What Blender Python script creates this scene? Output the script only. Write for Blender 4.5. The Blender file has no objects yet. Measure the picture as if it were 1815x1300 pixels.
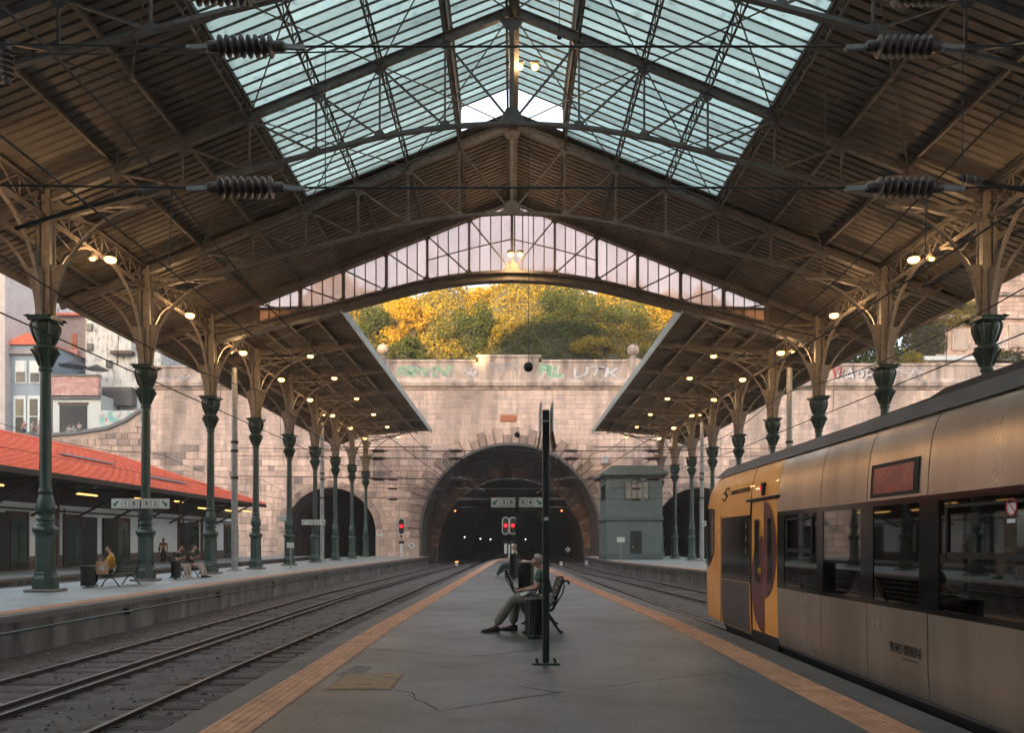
import bpy, bmesh, math, random
from mathutils import Vector, Matrix
random.seed(7)
R = math.radians
SC = bpy.context.scene
COL = SC.collection

# ------------------------------------------------------------------ camera, sky, sun, exposure
CAM_H = 1.5
cam_data = bpy.data.cameras.new('camera')
cam_data.lens = 28.0; cam_data.sensor_width = 36.0
cam_data.shift_y = 0.1713
cam_data.clip_start = 0.05; cam_data.clip_end = 2000
cam = bpy.data.objects.new('camera', cam_data); COL.objects.link(cam)
cam.location = (0, 0, CAM_H); cam.rotation_euler = (R(90), 0, 0)
SC.camera = cam

SUN_EL, SUN_AZ = 9.0, 196.0           # low evening sun behind the camera
world = bpy.data.worlds.new('World'); SC.world = world; world.use_nodes = True
wn = world.node_tree.nodes; wl = world.node_tree.links; wn.clear()
wo = wn.new('ShaderNodeOutputWorld'); wb = wn.new('ShaderNodeBackground'); sk = wn.new('ShaderNodeTexSky')
sk.sky_type = 'NISHITA'; sk.sun_disc = False
sk.sun_elevation = R(SUN_EL); sk.sun_rotation = R(SUN_AZ)
sk.altitude = 50; sk.air_density = 1.0; sk.dust_density = 2.5; sk.ozone_density = 1.0
# thin evening cloud veil, slightly rosy, over the whole sky
tc = wn.new('ShaderNodeTexCoord'); mp = wn.new('ShaderNodeMapping'); mp.inputs['Scale'].default_value = (1.6, 1.6, 6.0)
nz = wn.new('ShaderNodeTexNoise'); nz.inputs['Scale'].default_value = 2.2; nz.inputs['Detail'].default_value = 6
cr = wn.new('ShaderNodeValToRGB'); cr.color_ramp.elements[0].position = .38; cr.color_ramp.elements[1].position = .72
cr.color_ramp.elements[0].color = (.15, .15, .15, 1); cr.color_ramp.elements[1].color = (.62, .62, .62, 1)
mx = wn.new('ShaderNodeMixRGB'); mx.inputs['Color2'].default_value = (4.2, 4.15, 4.35, 1)
wl.new(tc.outputs['Generated'], mp.inputs['Vector']); wl.new(mp.outputs['Vector'], nz.inputs['Vector'])
wl.new(nz.outputs['Fac'], cr.inputs['Fac']); wl.new(cr.outputs['Color'], mx.inputs['Fac'])
wl.new(sk.outputs['Color'], mx.inputs['Color1']); wl.new(mx.outputs['Color'], wb.inputs['Color'])
wb.inputs['Strength'].default_value = 0.15
wl.new(wb.outputs['Background'], wo.inputs['Surface'])

sun_data = bpy.data.lights.new('sun', 'SUN'); sun_data.energy = 5.0; sun_data.angle = R(0.6); sun_data.color = (1.0, .70, .36)
sun = bpy.data.objects.new('sun', sun_data); COL.objects.link(sun)
_sd = Vector((math.sin(R(SUN_AZ)) * math.cos(R(SUN_EL)), math.cos(R(SUN_AZ)) * math.cos(R(SUN_EL)), math.sin(R(SUN_EL))))
sun.rotation_euler = (-_sd).to_track_quat('-Z', 'Y').to_euler()
sun.location = _sd * 150

SC.view_settings.view_transform = 'Standard'; SC.view_settings.look = 'None'
SC.view_settings.exposure = 2.3; SC.view_settings.gamma = 1.0
SC.render.engine = 'CYCLES'
cy = SC.cycles
cy.use_denoising = True; cy.max_bounces = 8; cy.diffuse_bounces = 5; cy.glossy_bounces = 3
cy.transmission_bounces = 4; cy.transparent_max_bounces = 12; cy.caustics_reflective = False; cy.caustics_refractive = False
cy.sample_clamp_indirect = 4.0
cy.use_adaptive_sampling = True; cy.adaptive_threshold = 0.03

# ------------------------------------------------------------------ helpers
F = 1412.0
def at(px, py, D):                     # a point of the place seen at photo pixel (px, py) at depth D
    return Vector(((px - 908) * D / F, D, CAM_H + (961 - py) * D / F))
def X(px, D): return (px - 908) * D / F
def Z(py, D): return CAM_H + (961 - py) * D / F
def interp(tab, t):
    if t <= tab[0][0]: return tab[0][1]
    for (a, va), (b, vb) in zip(tab, tab[1:]):
        if t <= b:
            k = (t - a) / (b - a); return va + (vb - va) * k
    return tab[-1][1]
ORD = ['first', 'second', 'third', 'fourth', 'fifth', 'sixth', 'seventh', 'eighth', 'ninth', 'tenth', 'eleventh', 'twelfth']

class MB:
    def __init__(s): s.v = []; s.f = []; s.m = []; s.cols = []
    def add(s, vs, fs, mi=0, col=None):
        o = len(s.v); s.v += [tuple(v) for v in vs]
        for f in fs: s.f.append(tuple(i + o for i in f)); s.m.append(mi); s.cols.append(col)
        return s
    def box(s, x0, x1, y0, y1, z0, z1, mi=0, col=None):
        return s.add([(x0,y0,z0),(x1,y0,z0),(x1,y1,z0),(x0,y1,z0),(x0,y0,z1),(x1,y0,z1),(x1,y1,z1),(x0,y1,z1)],
                     [(0,3,2,1),(4,5,6,7),(0,1,5,4),(1,2,6,5),(2,3,7,6),(3,0,4,7)], mi, col)
    def bbox(s, x0, x1, y0, y1, z0, z1, b=.01, mi=0):        # box with chamfered edges
        xs = (x0, x0+b, x1-b, x1); ys = (y0, y0+b, y1-b, y1); zs = (z0, z0+b, z1-b, z1)
        V = []; idx = {}
        def vid(i, j, k):
            if (i, j, k) not in idx: idx[(i, j, k)] = len(V); V.append((xs[i], ys[j], zs[k]))
            return idx[(i, j, k)]
        Fs = []
        for k, fl in ((0, 1), (3, 0)):
            q = [vid(1,1,k), vid(2,1,k), vid(2,2,k), vid(1,2,k)]; Fs.append(q[::-1] if fl else q)
            q = [vid(1,k,1), vid(2,k,1), vid(2,k,2), vid(1,k,2)]; Fs.append(q if fl else q[::-1])
            q = [vid(k,1,1), vid(k,2,1), vid(k,2,2), vid(k,1,2)]; Fs.append(q[::-1] if fl else q)
        for a, a1 in ((0, 1), (3, 2)):
            for c, c1 in ((0, 1), (3, 2)):
                Fs.append([vid(1,a,c1), vid(2,a,c1), vid(2,a1,c), vid(1,a1,c)])
                Fs.append([vid(a,1,c1), vid(a,2,c1), vid(a1,2,c), vid(a1,1,c)])
                Fs.append([vid(a,c1,1), vid(a,c1,2), vid(a1,c,2), vid(a1,c,1)])
                for e, e1 in ((0, 1), (3, 2)): Fs.append([vid(a,c1,e1), vid(a1,c,e1), vid(a1,c1,e)])
        return s.add(V, Fs, mi)
    def beam(s, p0, p1, w, h, mi=0, up=None):               # rectangular bar between two points
        p0 = Vector(p0); p1 = Vector(p1); d = (p1 - p0).normalized()
        u = Vector(up) if up else (Vector((0,0,1)) if abs(d.z) < .95 else Vector((0,1,0)))
        r = d.cross(u).normalized(); u = r.cross(d).normalized()
        V = []
        for p in (p0, p1):
            for a, b in ((-1,-1),(1,-1),(1,1),(-1,1)): V.append(p + r*(a*w/2) + u*(b*h/2))
        return s.add(V, [(0,1,2,3),(7,6,5,4),(0,4,5,1),(1,5,6,2),(2,6,7,3),(3,7,4,0)], mi)
    def ibeam(s, p0, p1, w, h, t=.03, mi=0):
        p0 = Vector(p0); p1 = Vector(p1); d = (p1-p0).normalized()
        u = Vector((0,0,1)) if abs(d.z) < .95 else Vector((0,1,0))
        r = d.cross(u).normalized(); u = r.cross(d).normalized()
        s.beam(p0+u*(h/2-t/2), p1+u*(h/2-t/2), w, t, mi); s.beam(p0-u*(h/2-t/2), p1-u*(h/2-t/2), w, t, mi)
        return s.beam(p0, p1, t, h-2*t, mi)
    def tube(s, pts, r, n=8, mi=0, cap=True):
        pts = [Vector(p) for p in pts]; rs = r if isinstance(r, (list, tuple)) else [r]*len(pts)
        V = []; Fs = []; prev = None
        for i, p in enumerate(pts):
            d = (pts[min(i+1, len(pts)-1)] - pts[max(i-1, 0)]).normalized()
            if prev is None:
                a = Vector((0,0,1)) if abs(d.z) < .9 else Vector((1,0,0)); u = d.cross(a).normalized()
            else:
                u = (prev - d*prev.dot(d)).normalized()
            prev = u; w = d.cross(u)
            for k in range(n):
                t = 2*math.pi*k/n; V.append(p + (u*math.cos(t) + w*math.sin(t))*rs[i])
        for i in range(len(pts)-1):
            for k in range(n):
                Fs.append((i*n+k, i*n+(k+1)%n, (i+1)*n+(k+1)%n, (i+1)*n+k))
        if cap: Fs.append(tuple(range(n))[::-1]); Fs.append(tuple((len(pts)-1)*n+k for k in range(n)))
        return s.add(V, Fs, mi)
    def lathe(s, prof, n=16, c=(0,0,0), axis='z', mi=0, rot=0.0, cap=True):
        V = []; Fs = []
        for (r, h) in prof:
            for k in range(n):
                t = 2*math.pi*(k/n) + rot; a, b = r*math.cos(t), r*math.sin(t)
                V.append({'z': (c[0]+a, c[1]+b, c[2]+h), 'x': (c[0]+h, c[1]+a, c[2]+b), 'y': (c[0]+b, c[1]+h, c[2]+a)}[axis])
        for i in range(len(prof)-1):
            for k in range(n): Fs.append((i*n+k, i*n+(k+1)%n, (i+1)*n+(k+1)%n, (i+1)*n+k))
        if cap: Fs.append(tuple(range(n))[::-1]); Fs.append(tuple((len(prof)-1)*n+k for k in range(n)))
        return s.add(V, Fs, mi)
    def prism(s, poly, d0, d1, axis='y', mi=0):             # polygon extruded along an axis; poly in the other two
        n = len(poly)
        def P(a, b, d): return {'y': (a, d, b), 'x': (d, a, b), 'z': (a, b, d)}[axis]
        V = [P(a, b, d0) for a, b in poly] + [P(a, b, d1) for a, b in poly]
        Fs = [tuple(range(n))[::-1], tuple(range(n, 2*n))] + [(i, (i+1)%n, n+(i+1)%n, n+i) for i in range(n)]
        return s.add(V, Fs, mi)
    def band(s, pts, w, h, y, mi=0):                        # a bar following points in the X-Z plane: w deep (along y), h thick
        pts = [Vector((p[0], 0, p[1])) for p in pts]; V = []; n = len(pts)
        for i, p in enumerate(pts):
            d = (pts[min(i+1,n-1)] - pts[max(i-1,0)]).normalized(); u = Vector((-d.z, 0, d.x))
            for a, b in ((-1,-1),(1,-1),(1,1),(-1,1)): V.append(p + u*(b*h/2) + Vector((0, y + a*w/2, 0)))
        Fs = [(0,1,2,3), tuple(4*(n-1)+k for k in (3,2,1,0))]
        for i in range(n-1):
            for k in range(4): Fs.append((4*i+k, 4*i+4+k, 4*i+4+(k+1)%4, 4*i+(k+1)%4))
        return s.add(V, Fs, mi)
    def build(s, name, mats, parent=None, smooth=False, world=False, loc=None, fixn=True):
        me = bpy.data.meshes.new(name); me.from_pydata(s.v, [], s.f)
        for m in (mats if isinstance(mats, (list, tuple)) else [mats]): me.materials.append(m)
        if any(s.m): me.polygons.foreach_set('material_index', s.m)
        if fixn and len(s.f) < 60000:
            bm = bmesh.new(); bm.from_mesh(me); bmesh.ops.recalc_face_normals(bm, faces=bm.faces); bm.to_mesh(me); bm.free()
        if any(c is not None for c in s.cols):
            at_ = me.color_attributes.new('tint', 'FLOAT_COLOR', 'CORNER')
            buf = []
            for p, c in zip(me.polygons, s.cols):
                c = c or (1, 1, 1); buf += [c[0], c[1], c[2], 1.0] * p.loop_total
            at_.data.foreach_set('color', buf)
        if smooth:
            me.polygons.foreach_set('use_smooth', [True]*len(me.polygons))
            try: me.set_sharp_from_angle(angle=R(smooth if not isinstance(smooth, bool) else 40))
            except Exception: pass
        me.update()
        return link(name, me, parent, world, loc)
def link(name, me, parent=None, world=False, loc=None):
    o = bpy.data.objects.new(name, me); COL.objects.link(o)
    if parent is not None:
        o.parent = parent
        if world:
            p = parent; t = Vector((0,0,0))
            while p is not None: t += p.location; p = p.parent
            o.location = -t
    if loc is not None: o.location = loc
    return o
def tag(o, label=None, cat=None, group=None, kind=None):
    if label: o['label'] = label
    if cat: o['category'] = cat
    if group: o['group'] = group
    if kind: o['kind'] = kind
    return o
def empty(name, loc=(0,0,0), rz=0.0, label=None, cat=None, group=None, kind=None):
    o = bpy.data.objects.new(name, None); COL.objects.link(o); o.empty_display_size = .2
    o.location = loc; o.rotation_euler = (0, 0, rz)
    return tag(o, label, cat, group, kind)
def copy_tree(o, parent=None):
    c = o.copy(); COL.objects.link(c)
    if parent is not None: c.parent = parent
    for ch in list(o.children): copy_tree(ch, c)
    return c
def text(name, body, size, mat, parent, loc, rot, extrude=.004, align='CENTER', bold=0.0, sx=1.0, world=True):
    cu = bpy.data.curves.new(name, 'FONT'); cu.body = body; cu.size = size; cu.extrude = extrude; cu.offset = bold
    cu.align_x = align; cu.align_y = 'CENTER'; cu.resolution_u = 3
    cu.materials.append(mat)
    o = bpy.data.objects.new(name, cu); COL.objects.link(o)
    o.rotation_euler = rot; o.scale = (sx, 1, 1)
    l = Vector(loc)
    if parent is not None:
        o.parent = parent
        if world:
            p = parent
            while p is not None: l -= p.location; p = p.parent
    o.location = l
    return o

# ------------------------------------------------------------------ materials
def M(name, c, r=.6, met=0.0, var=.25, sc=2.0, bump=0.0, bsc=30.0, c2=None, stretch=(1,1,1), tint=False, island=0.0, spec=.5,
      emit=None, estr=0.0, coat=0.0, c3=None, sc3=9.0, c3t=(.52,.72), rv=.12, thr=(.35, .7), spots=0.0, streak=None, grain=0.0):
    m = bpy.data.materials.new(name); m.use_nodes = True
    n = m.node_tree.nodes; l = m.node_tree.links; b = n['Principled BSDF']
    b.inputs['Roughness'].default_value = r; b.inputs['Metallic'].default_value = met
    b.inputs['Specular IOR Level'].default_value = spec; b.inputs['Coat Weight'].default_value = coat
    if emit:
        b.inputs['Emission Color'].default_value = (*emit, 1); b.inputs['Emission Strength'].default_value = estr
    if c2 is None: c2 = tuple(v*(1-var) for v in c)
    t = n.new('ShaderNodeTexCoord'); g = n.new('ShaderNodeNewGeometry')
    mp = n.new('ShaderNodeMapping'); mp.inputs['Scale'].default_value = stretch
    l.new(g.outputs['Position'], mp.inputs['Vector'])
    nz = n.new('ShaderNodeTexNoise'); nz.inputs['Scale'].default_value = sc; nz.inputs['Detail'].default_value = 7; nz.inputs['Roughness'].default_value = .62
    l.new(mp.outputs['Vector'], nz.inputs['Vector'])
    mr = n.new('ShaderNodeMapRange'); mr.inputs['From Min'].default_value = thr[0]; mr.inputs['From Max'].default_value = thr[1]
    l.new(nz.outputs['Fac'], mr.inputs['Value'])
    mix = n.new('ShaderNodeMixRGB'); mix.inputs['Color1'].default_value = (*c, 1); mix.inputs['Color2'].default_value = (*c2, 1)
    l.new(mr.outputs['Result'], mix.inputs['Fac']); out = mix.outputs['Color']
    if c3:
        n3 = n.new('ShaderNodeTexNoise'); n3.inputs['Scale'].default_value = sc3; n3.inputs['Detail'].default_value = 5
        l.new(mp.outputs['Vector'], n3.inputs['Vector'])
        r3 = n.new('ShaderNodeMapRange'); r3.inputs['From Min'].default_value = c3t[0]; r3.inputs['From Max'].default_value = c3t[1]
        l.new(n3.outputs['Fac'], r3.inputs['Value'])
        m3 = n.new('ShaderNodeMixRGB'); m3.inputs['Color2'].default_value = (*c3, 1)
        l.new(r3.outputs['Result'], m3.inputs['Fac']); l.new(out, m3.inputs['Color1']); out = m3.outputs['Color']
    if streak:                                         # long damp runs and soot patches
        mp4 = n.new('ShaderNodeMapping'); mp4.inputs['Scale'].default_value = (1, 1, .07); l.new(g.outputs['Position'], mp4.inputs['Vector'])
        for sc4, vec, f0, f1, am in ((.9, mp4.outputs['Vector'], .50, .70, .65), (.16, g.outputs['Position'], .50, .68, .55)):
            n4 = n.new('ShaderNodeTexNoise'); n4.inputs['Scale'].default_value = sc4; n4.inputs['Detail'].default_value = 8; n4.inputs['Roughness'].default_value = .65; l.new(vec, n4.inputs['Vector'])
            r4 = n.new('ShaderNodeMapRange'); r4.inputs['From Min'].default_value = f0; r4.inputs['From Max'].default_value = f1; r4.inputs['To Max'].default_value = am; l.new(n4.outputs['Fac'], r4.inputs['Value'])
            m4 = n.new('ShaderNodeMixRGB'); m4.inputs['Color2'].default_value = (*streak, 1); l.new(r4.outputs['Result'], m4.inputs['Fac']); l.new(out, m4.inputs['Color1']); out = m4.outputs['Color']
    if grain:
        ng = n.new('ShaderNodeTexNoise'); ng.inputs['Scale'].default_value = 42; ng.inputs['Detail'].default_value = 3; l.new(g.outputs['Position'], ng.inputs['Vector'])
        rg = n.new('ShaderNodeMapRange'); rg.inputs['From Min'].default_value = .35; rg.inputs['From Max'].default_value = .65; rg.inputs['To Min'].default_value = 1-grain; rg.inputs['To Max'].default_value = 1+grain; l.new(ng.outputs['Fac'], rg.inputs['Value'])
        mg = n.new('ShaderNodeMixRGB'); mg.blend_type = 'MULTIPLY'; mg.inputs['Fac'].default_value = 1; l.new(out, mg.inputs['Color1']); l.new(rg.outputs['Result'], mg.inputs['Color2']); out = mg.outputs['Color']
    if spots:                                          # flattened gum, drips and pale scuffs
        for vs_, cc_, th_ in ((3.2, (.02,.02,.02), .055), (1.1, (.20,.20,.195), .03), (.55, (.028,.026,.025), .075)):
            vo = n.new('ShaderNodeTexVoronoi'); vo.inputs['Scale'].default_value = vs_; l.new(g.outputs['Position'], vo.inputs['Vector'])
            rs_ = n.new('ShaderNodeMapRange'); rs_.inputs['From Min'].default_value = th_*vs_*.5; rs_.inputs['From Max'].default_value = th_*vs_*.5*.7 + .001
            rs_.inputs['To Max'].default_value = spots; l.new(vo.outputs['Distance'], rs_.inputs['Value'])
            ms = n.new('ShaderNodeMixRGB'); ms.inputs['Color2'].default_value = (*cc_, 1); l.new(rs_.outputs['Result'], ms.inputs['Fac']); l.new(out, ms.inputs['Color1']); out = ms.outputs['Color']
    if tint:
        a = n.new('ShaderNodeAttribute'); a.attribute_name = 'tint'
        mm = n.new('ShaderNodeMixRGB'); mm.blend_type = 'MULTIPLY'; mm.inputs['Fac'].default_value = 1
        l.new(out, mm.inputs['Color1']); l.new(a.outputs['Color'], mm.inputs['Color2']); out = mm.outputs['Color']
    if island:
        hs = n.new('ShaderNodeHueSaturation'); mr2 = n.new('ShaderNodeMapRange')
        mr2.inputs['To Min'].default_value = 1-island; mr2.inputs['To Max'].default_value = 1+island
        oi = n.new('ShaderNodeObjectInfo'); ad = n.new('ShaderNodeMath'); ad.operation = 'ADD'; fr = n.new('ShaderNodeMath'); fr.operation = 'FRACT'
        l.new(g.outputs['Random Per Island'], ad.inputs[0]); l.new(oi.outputs['Random'], ad.inputs[1]); l.new(ad.outputs[0], fr.inputs[0])
        l.new(fr.outputs[0], mr2.inputs['Value']); l.new(mr2.outputs['Result'], hs.inputs['Value']); l.new(out, hs.inputs['Color']); out = hs.outputs['Color']
    l.new(out, b.inputs['Base Color'])
    if rv:
        rr = n.new('ShaderNodeMapRange'); rr.inputs['To Min'].default_value = max(.02, r-rv); rr.inputs['To Max'].default_value = min(1, r+rv)
        l.new(nz.outputs['Fac'], rr.inputs['Value']); l.new(rr.outputs['Result'], b.inputs['Roughness'])
    if bump:
        nb = n.new('ShaderNodeTexNoise'); nb.inputs['Scale'].default_value = bsc; nb.inputs['Detail'].default_value = 4
        l.new(mp.outputs['Vector'], nb.inputs['Vector'])
        bp = n.new('ShaderNodeBump'); bp.inputs['Strength'].default_value = bump; bp.inputs['Distance'].default_value = .02
        l.new(nb.outputs['Fac'], bp.inputs['Height']); l.new(bp.outputs['Normal'], b.inputs['Normal'])
    return m
def Emit(name, c, s):
    m = bpy.data.materials.new(name); m.use_nodes = True; n = m.node_tree.nodes; l = m.node_tree.links; n.clear()
    o = n.new('ShaderNodeOutputMaterial'); e = n.new('ShaderNodeEmission'); e.inputs['Color'].default_value = (*c, 1); e.inputs['Strength'].default_value = s
    l.new(e.outputs[0], o.inputs['Surface']); return m
def SeeThrough(name, tr, surf, fac, kind='translucent', rough=.05, dirt=0.0, island=.12):
    # glass sheet: part of the light passes straight through, the rest is scattered or mirrored
    m = bpy.data.materials.new(name); m.use_nodes = True; n = m.node_tree.nodes; l = m.node_tree.links; n.clear()
    o = n.new('ShaderNodeOutputMaterial'); t = n.new('ShaderNodeBsdfTransparent'); t.inputs['Color'].default_value = (*tr, 1)
    mx = n.new('ShaderNodeMixShader'); mx.inputs['Fac'].default_value = fac
    if kind == 'translucent':
        s = n.new('ShaderNodeBsdfTranslucent'); s.inputs['Color'].default_value = (*surf, 1)
        l.new(s.outputs[0], mx.inputs[2])
    else:
        s = n.new('ShaderNodeBsdfGlossy'); s.inputs['Color'].default_value = (*surf, 1); s.inputs['Roughness'].default_value = rough
        l.new(s.outputs[0], mx.inputs[2])
        if kind == 'fresnel':
            fz = n.new('ShaderNodeLayerWeight'); fz.inputs['Blend'].default_value = fac; l.new(fz.outputs['Facing'], mx.inputs['Fac'])
    l.new(t.outputs[0], mx.inputs[1])
    if dirt:
        g = n.new('ShaderNodeNewGeometry'); nz = n.new('ShaderNodeTexNoise'); nz.inputs['Scale'].default_value = 3.0; nz.inputs['Detail'].default_value = 9; nz.inputs['Roughness'].default_value = .75
        l.new(g.outputs['Position'], nz.inputs['Vector'])
        mr = n.new('ShaderNodeMapRange'); mr.inputs['From Min'].default_value = .55; mr.inputs['From Max'].default_value = .74; mr.inputs['To Max'].default_value = dirt
        l.new(nz.outputs['Fac'], mr.inputs['Value'])
        d = n.new('ShaderNodeBsdfDiffuse'); d.inputs['Color'].default_value = (.10, .10, .09, 1)
        m2 = n.new('ShaderNodeMixShader'); l.new(mr.outputs['Result'], m2.inputs['Fac']); l.new(mx.outputs[0], m2.inputs[1]); l.new(d.outputs[0], m2.inputs[2])
        oi = n.new('ShaderNodeObjectInfo'); mc = n.new('ShaderNodeMapRange'); mc.inputs['To Min'].default_value = 1-island; mc.inputs['To Max'].default_value = 1.0
        l.new(oi.outputs['Random'], mc.inputs['Value'])
        cm = n.new('ShaderNodeMixRGB'); cm.blend_type = 'MULTIPLY'; cm.inputs['Fac'].default_value = 1; cm.inputs['Color1'].default_value = (*tr, 1)
        l.new(mc.outputs['Result'], cm.inputs['Color2']); l.new(cm.outputs['Color'], t.inputs['Color'])
        l.new(m2.outputs[0], o.inputs['Surface'])
    else: l.new(mx.outputs[0], o.inputs['Surface'])
    return m

m_floor = M('platform_asphalt', (.112,.129,.134), .42, c2=(.076,.067,.066), sc=.38, bump=.3, bsc=70, c3=(.058,.057,.058), sc3=1.4, spec=.5, rv=.18, spots=.75, grain=.35)
m_floor2 = M('platform_side_concrete', (.29,.35,.35), .45, var=.3, sc=.6, bump=.2, bsc=60, spec=.5)
m_coping = M('coping_concrete', (.135,.125,.115), .65, var=.35, sc=1.2, bump=.3, bsc=45)
m_face = M('platform_face', (.22,.195,.17), .85, sc=1.6, c2=(.05,.047,.045), stretch=(1.2,1.2,.25), bump=.4, bsc=20, c3=(.10,.07,.05), sc3=1.2)
m_tact = M('tactile_paving', (.60,.31,.175), .7, var=.35, sc=4, bump=.2, bsc=50, island=.10)
m_bed = M('track_bed', (.105,.096,.088), .9, sc=1.6, c2=(.055,.05,.048), bump=.6, bsc=14, c3=(.13,.115,.10), sc3=5)
m_ground = M('ground_dirt', (.12,.105,.09), .95, var=.4, sc=.8, bump=.5, bsc=8)
m_railside = M('rail_rust', (.035,.026,.022), .75, var=.4, sc=6)
m_railtop = M('rail_worn', (.15,.14,.13), .42, met=.8, var=.2, sc=3)
m_sleeper = M('sleeper_wood', (.07,.055,.045), .85, var=.5, sc=5, bump=.4, bsc=30, stretch=(1,4,1))
m_green = M('green_iron_paint', (.020,.052,.042), .38, var=.45, sc=3.5, bump=.12, bsc=45, c3=(.035,.06,.05), sc3=12, rv=.15)
m_greendark = M('dark_green_paint', (.010,.020,.016), .42, var=.4, sc=5, bump=.08)
m_taupe = M('taupe_steel_paint', (.26,.235,.205), .55, var=.35, sc=2.5, bump=.12, bsc=30, c3=(.16,.10,.07), sc3=7)
m_truss = M('truss_steel_paint', (.165,.158,.15), .6, var=.4, sc=2, bump=.1, bsc=25, c3=(.09,.055,.04), sc3=6)
m_purlin = M('purlin_steel', (.095,.088,.08), .65, var=.35, sc=2)
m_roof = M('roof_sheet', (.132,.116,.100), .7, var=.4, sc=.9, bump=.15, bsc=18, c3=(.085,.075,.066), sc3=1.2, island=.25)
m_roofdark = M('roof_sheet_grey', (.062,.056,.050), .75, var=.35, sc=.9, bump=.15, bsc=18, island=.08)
m_rooftop = M('roof_outer_zinc', (.18,.17,.16), .6, var=.3)
m_fascia = M('pale_gutter_paint', (.42,.50,.49), .5, var=.25, sc=2.5)
m_stonebase = M('mortar_stone', (.55,.415,.335), .9, var=.35, sc=1.2, bump=.5, bsc=6, stretch=(1,1,.6))
m_stone = M('granite_block', (.82,.60,.50), .88, var=.36, sc=2.1, bump=.7, bsc=6, tint=True, c3=(.30,.225,.185), sc3=.33, c3t=(.44,.72), streak=(.26,.20,.17), stretch=(1,1,.28))
m_cornice = M('granite_trim', (.68,.51,.415), .88, sc=1.1, c2=(.37,.275,.215), bump=.5, bsc=9, c3=(.14,.11,.095), sc3=.9, c3t=(.47,.70), streak=(.20,.16,.14), stretch=(1,1,.24))
m_brick = M('tunnel_lining', (.18,.138,.112), .9, sc=.7, c2=(.06,.05,.043), bump=.7, bsc=5, tint=True)
m_dark = M('soot_dark', (.012,.011,.011), .95, var=.3)  # near-black for cracks and the walls closing the bores
m_steel = M('galvanised_steel', (.30,.31,.30), .5, met=.4, var=.3, sc=4)
m_wire = M('wire_black', (.012,.012,.013), .6, var=.1)
m_ins = M('insulator_brown', (.085,.062,.056), .38, var=.2, sc=8)
m_white = M('white_paint', (.62,.64,.62), .55, var=.2, sc=3)
m_signwhite = M('sign_white', (.55,.60,.58), .4, var=.08, sc=4)
m_black = M('black_paint', (.010,.010,.011), .4, var=.2)
m_signgreen = M('sign_green', (.02,.16,.10), .5)
m_bulb = Emit('lamp_glow', (1.0,.48,.13), 1.7)
m_tube = Emit('tube_glow', (1.0,.50,.14), .6)
m_red = Emit('signal_red', (1.0,.012,.02), .8)
m_amber = Emit('signal_amber', (1.0,.22,.04), 1.4)
m_tunlight = Emit('tunnel_light', (.9,.95,.7), .8)
m_glassroof = SeeThrough('roof_glazing', (.60,.67,.625), (.62,.69,.64), .42, 'translucent', dirt=.55, island=.38)
m_glassgable = SeeThrough('gable_glazing', (.92,.79,.74), (.90,.74,.68), .45, 'translucent', dirt=.2, island=.10)
# ------------------------------------------------------------------ ground, platforms, tracks
WALL = 82.0
MB().box(-400, 400, -300, 500, -1.8, -1.02).build('ground', m_ground)['kind'] = 'structure'
bed = MB()
ys = [-40 + i*2.0 for i in range(62)]
bed.add([(-24, -40, -.874), (30, -40, -.874), (30, WALL+98, -.874), (-24, WALL+98, -.874)], [(0,1,2,3)])
tag(bed.build('track_bed', m_bed), kind='structure')

EDGE_CL = [(-40,-2.8),(14,-2.8),(22,-2.62),(38,-2.36),(62,-1.85),(68,-1.5),(72,-.85)]
EDGE_CR = [(-40,3.65),(12,3.63),(15.6,3.55),(26,3.1),(44,2.58),(62,1.5),(70,.45),(72,-.05)]
EDGE_L = [(-40,-10.1),(35,-10.1),(55,-9.4),(73,-8.6),(81.9,-8.35)]
EDGE_R = [(-40,10.9),(30,10.8),(46,9.3),(57,7.9),(66,7.45),(81.9,7.4)]
def frange(a, b, s):
    n = max(1, int(round((b-a)/s))); return [a + (b-a)*i/n for i in range(n+1)]
def slab(name, fa, fb, y0, y1, mtop, side_a=True, side_b=True, step=2.0, zt=0.0):
    """a platform between two edge lines: deck, coping band and retaining face, each its own part"""
    ysl = frange(y0, y1, step); c = .36
    root = empty(name, (0, 0, 0), kind='structure')
    d = MB(); V = []; Fs = []
    for y in ysl: V += [(fa(y)+(c if side_a else 0), y, zt), (fb(y)-(c if side_b else 0), y, zt)]
    for i in range(len(ysl)-1): Fs.append((2*i, 2*i+1, 2*i+3, 2*i+2))
    V2 = [(x, y, zt-.5) for x, y, z in V]; k = len(V)
    end = [(0, 1, k+1, k), (len(V)-2, len(V)-1, k+len(V)-1, k+len(V)-2)]
    d.add(V + V2, Fs + end).build('deck', mtop, root)
    for side, f, s in ((side_a, fa, 1), (side_b, fb, -1)):
        if not side: continue
        cp = MB(); V = []
        for y in ysl:
            x = f(y)
            V += [(x+s*c, y, zt+.002), (x+s*.02, y, zt+.002), (x, y, zt-.02), (x, y, zt-.15), (x+s*.14, y, zt-.16)]
        Fs = []
        for i in range(len(ysl)-1):
            for q in range(4): Fs.append((5*i+q, 5*i+q+1, 5*i+q+6, 5*i+q+5))
        Fs += [(0,1,2,3,4), tuple(5*(len(ysl)-1)+q for q in range(5))]
        cp.add(V, Fs).build('coping', m_coping, root)
        fc = MB(); V = []; Fs = []
        for y in ysl:
            x = f(y) + s*.14; V += [(x, y, zt-.15), (x, y, -1.0), (x+s*.3, y, zt-.15), (x+s*.3, y, -1.0)]
        for i in range(len(ysl)-1):
            Fs += [(4*i, 4*i+1, 4*i+5, 4*i+4)]
        Fs += [(0,1,3,2), tuple(4*(len(ysl)-1)+q for q in (0,1,3,2))]
        fc.add(V, Fs).build('retaining_face', m_face, root)
    return root
eCL = lambda y: interp(EDGE_CL, y)
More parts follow.
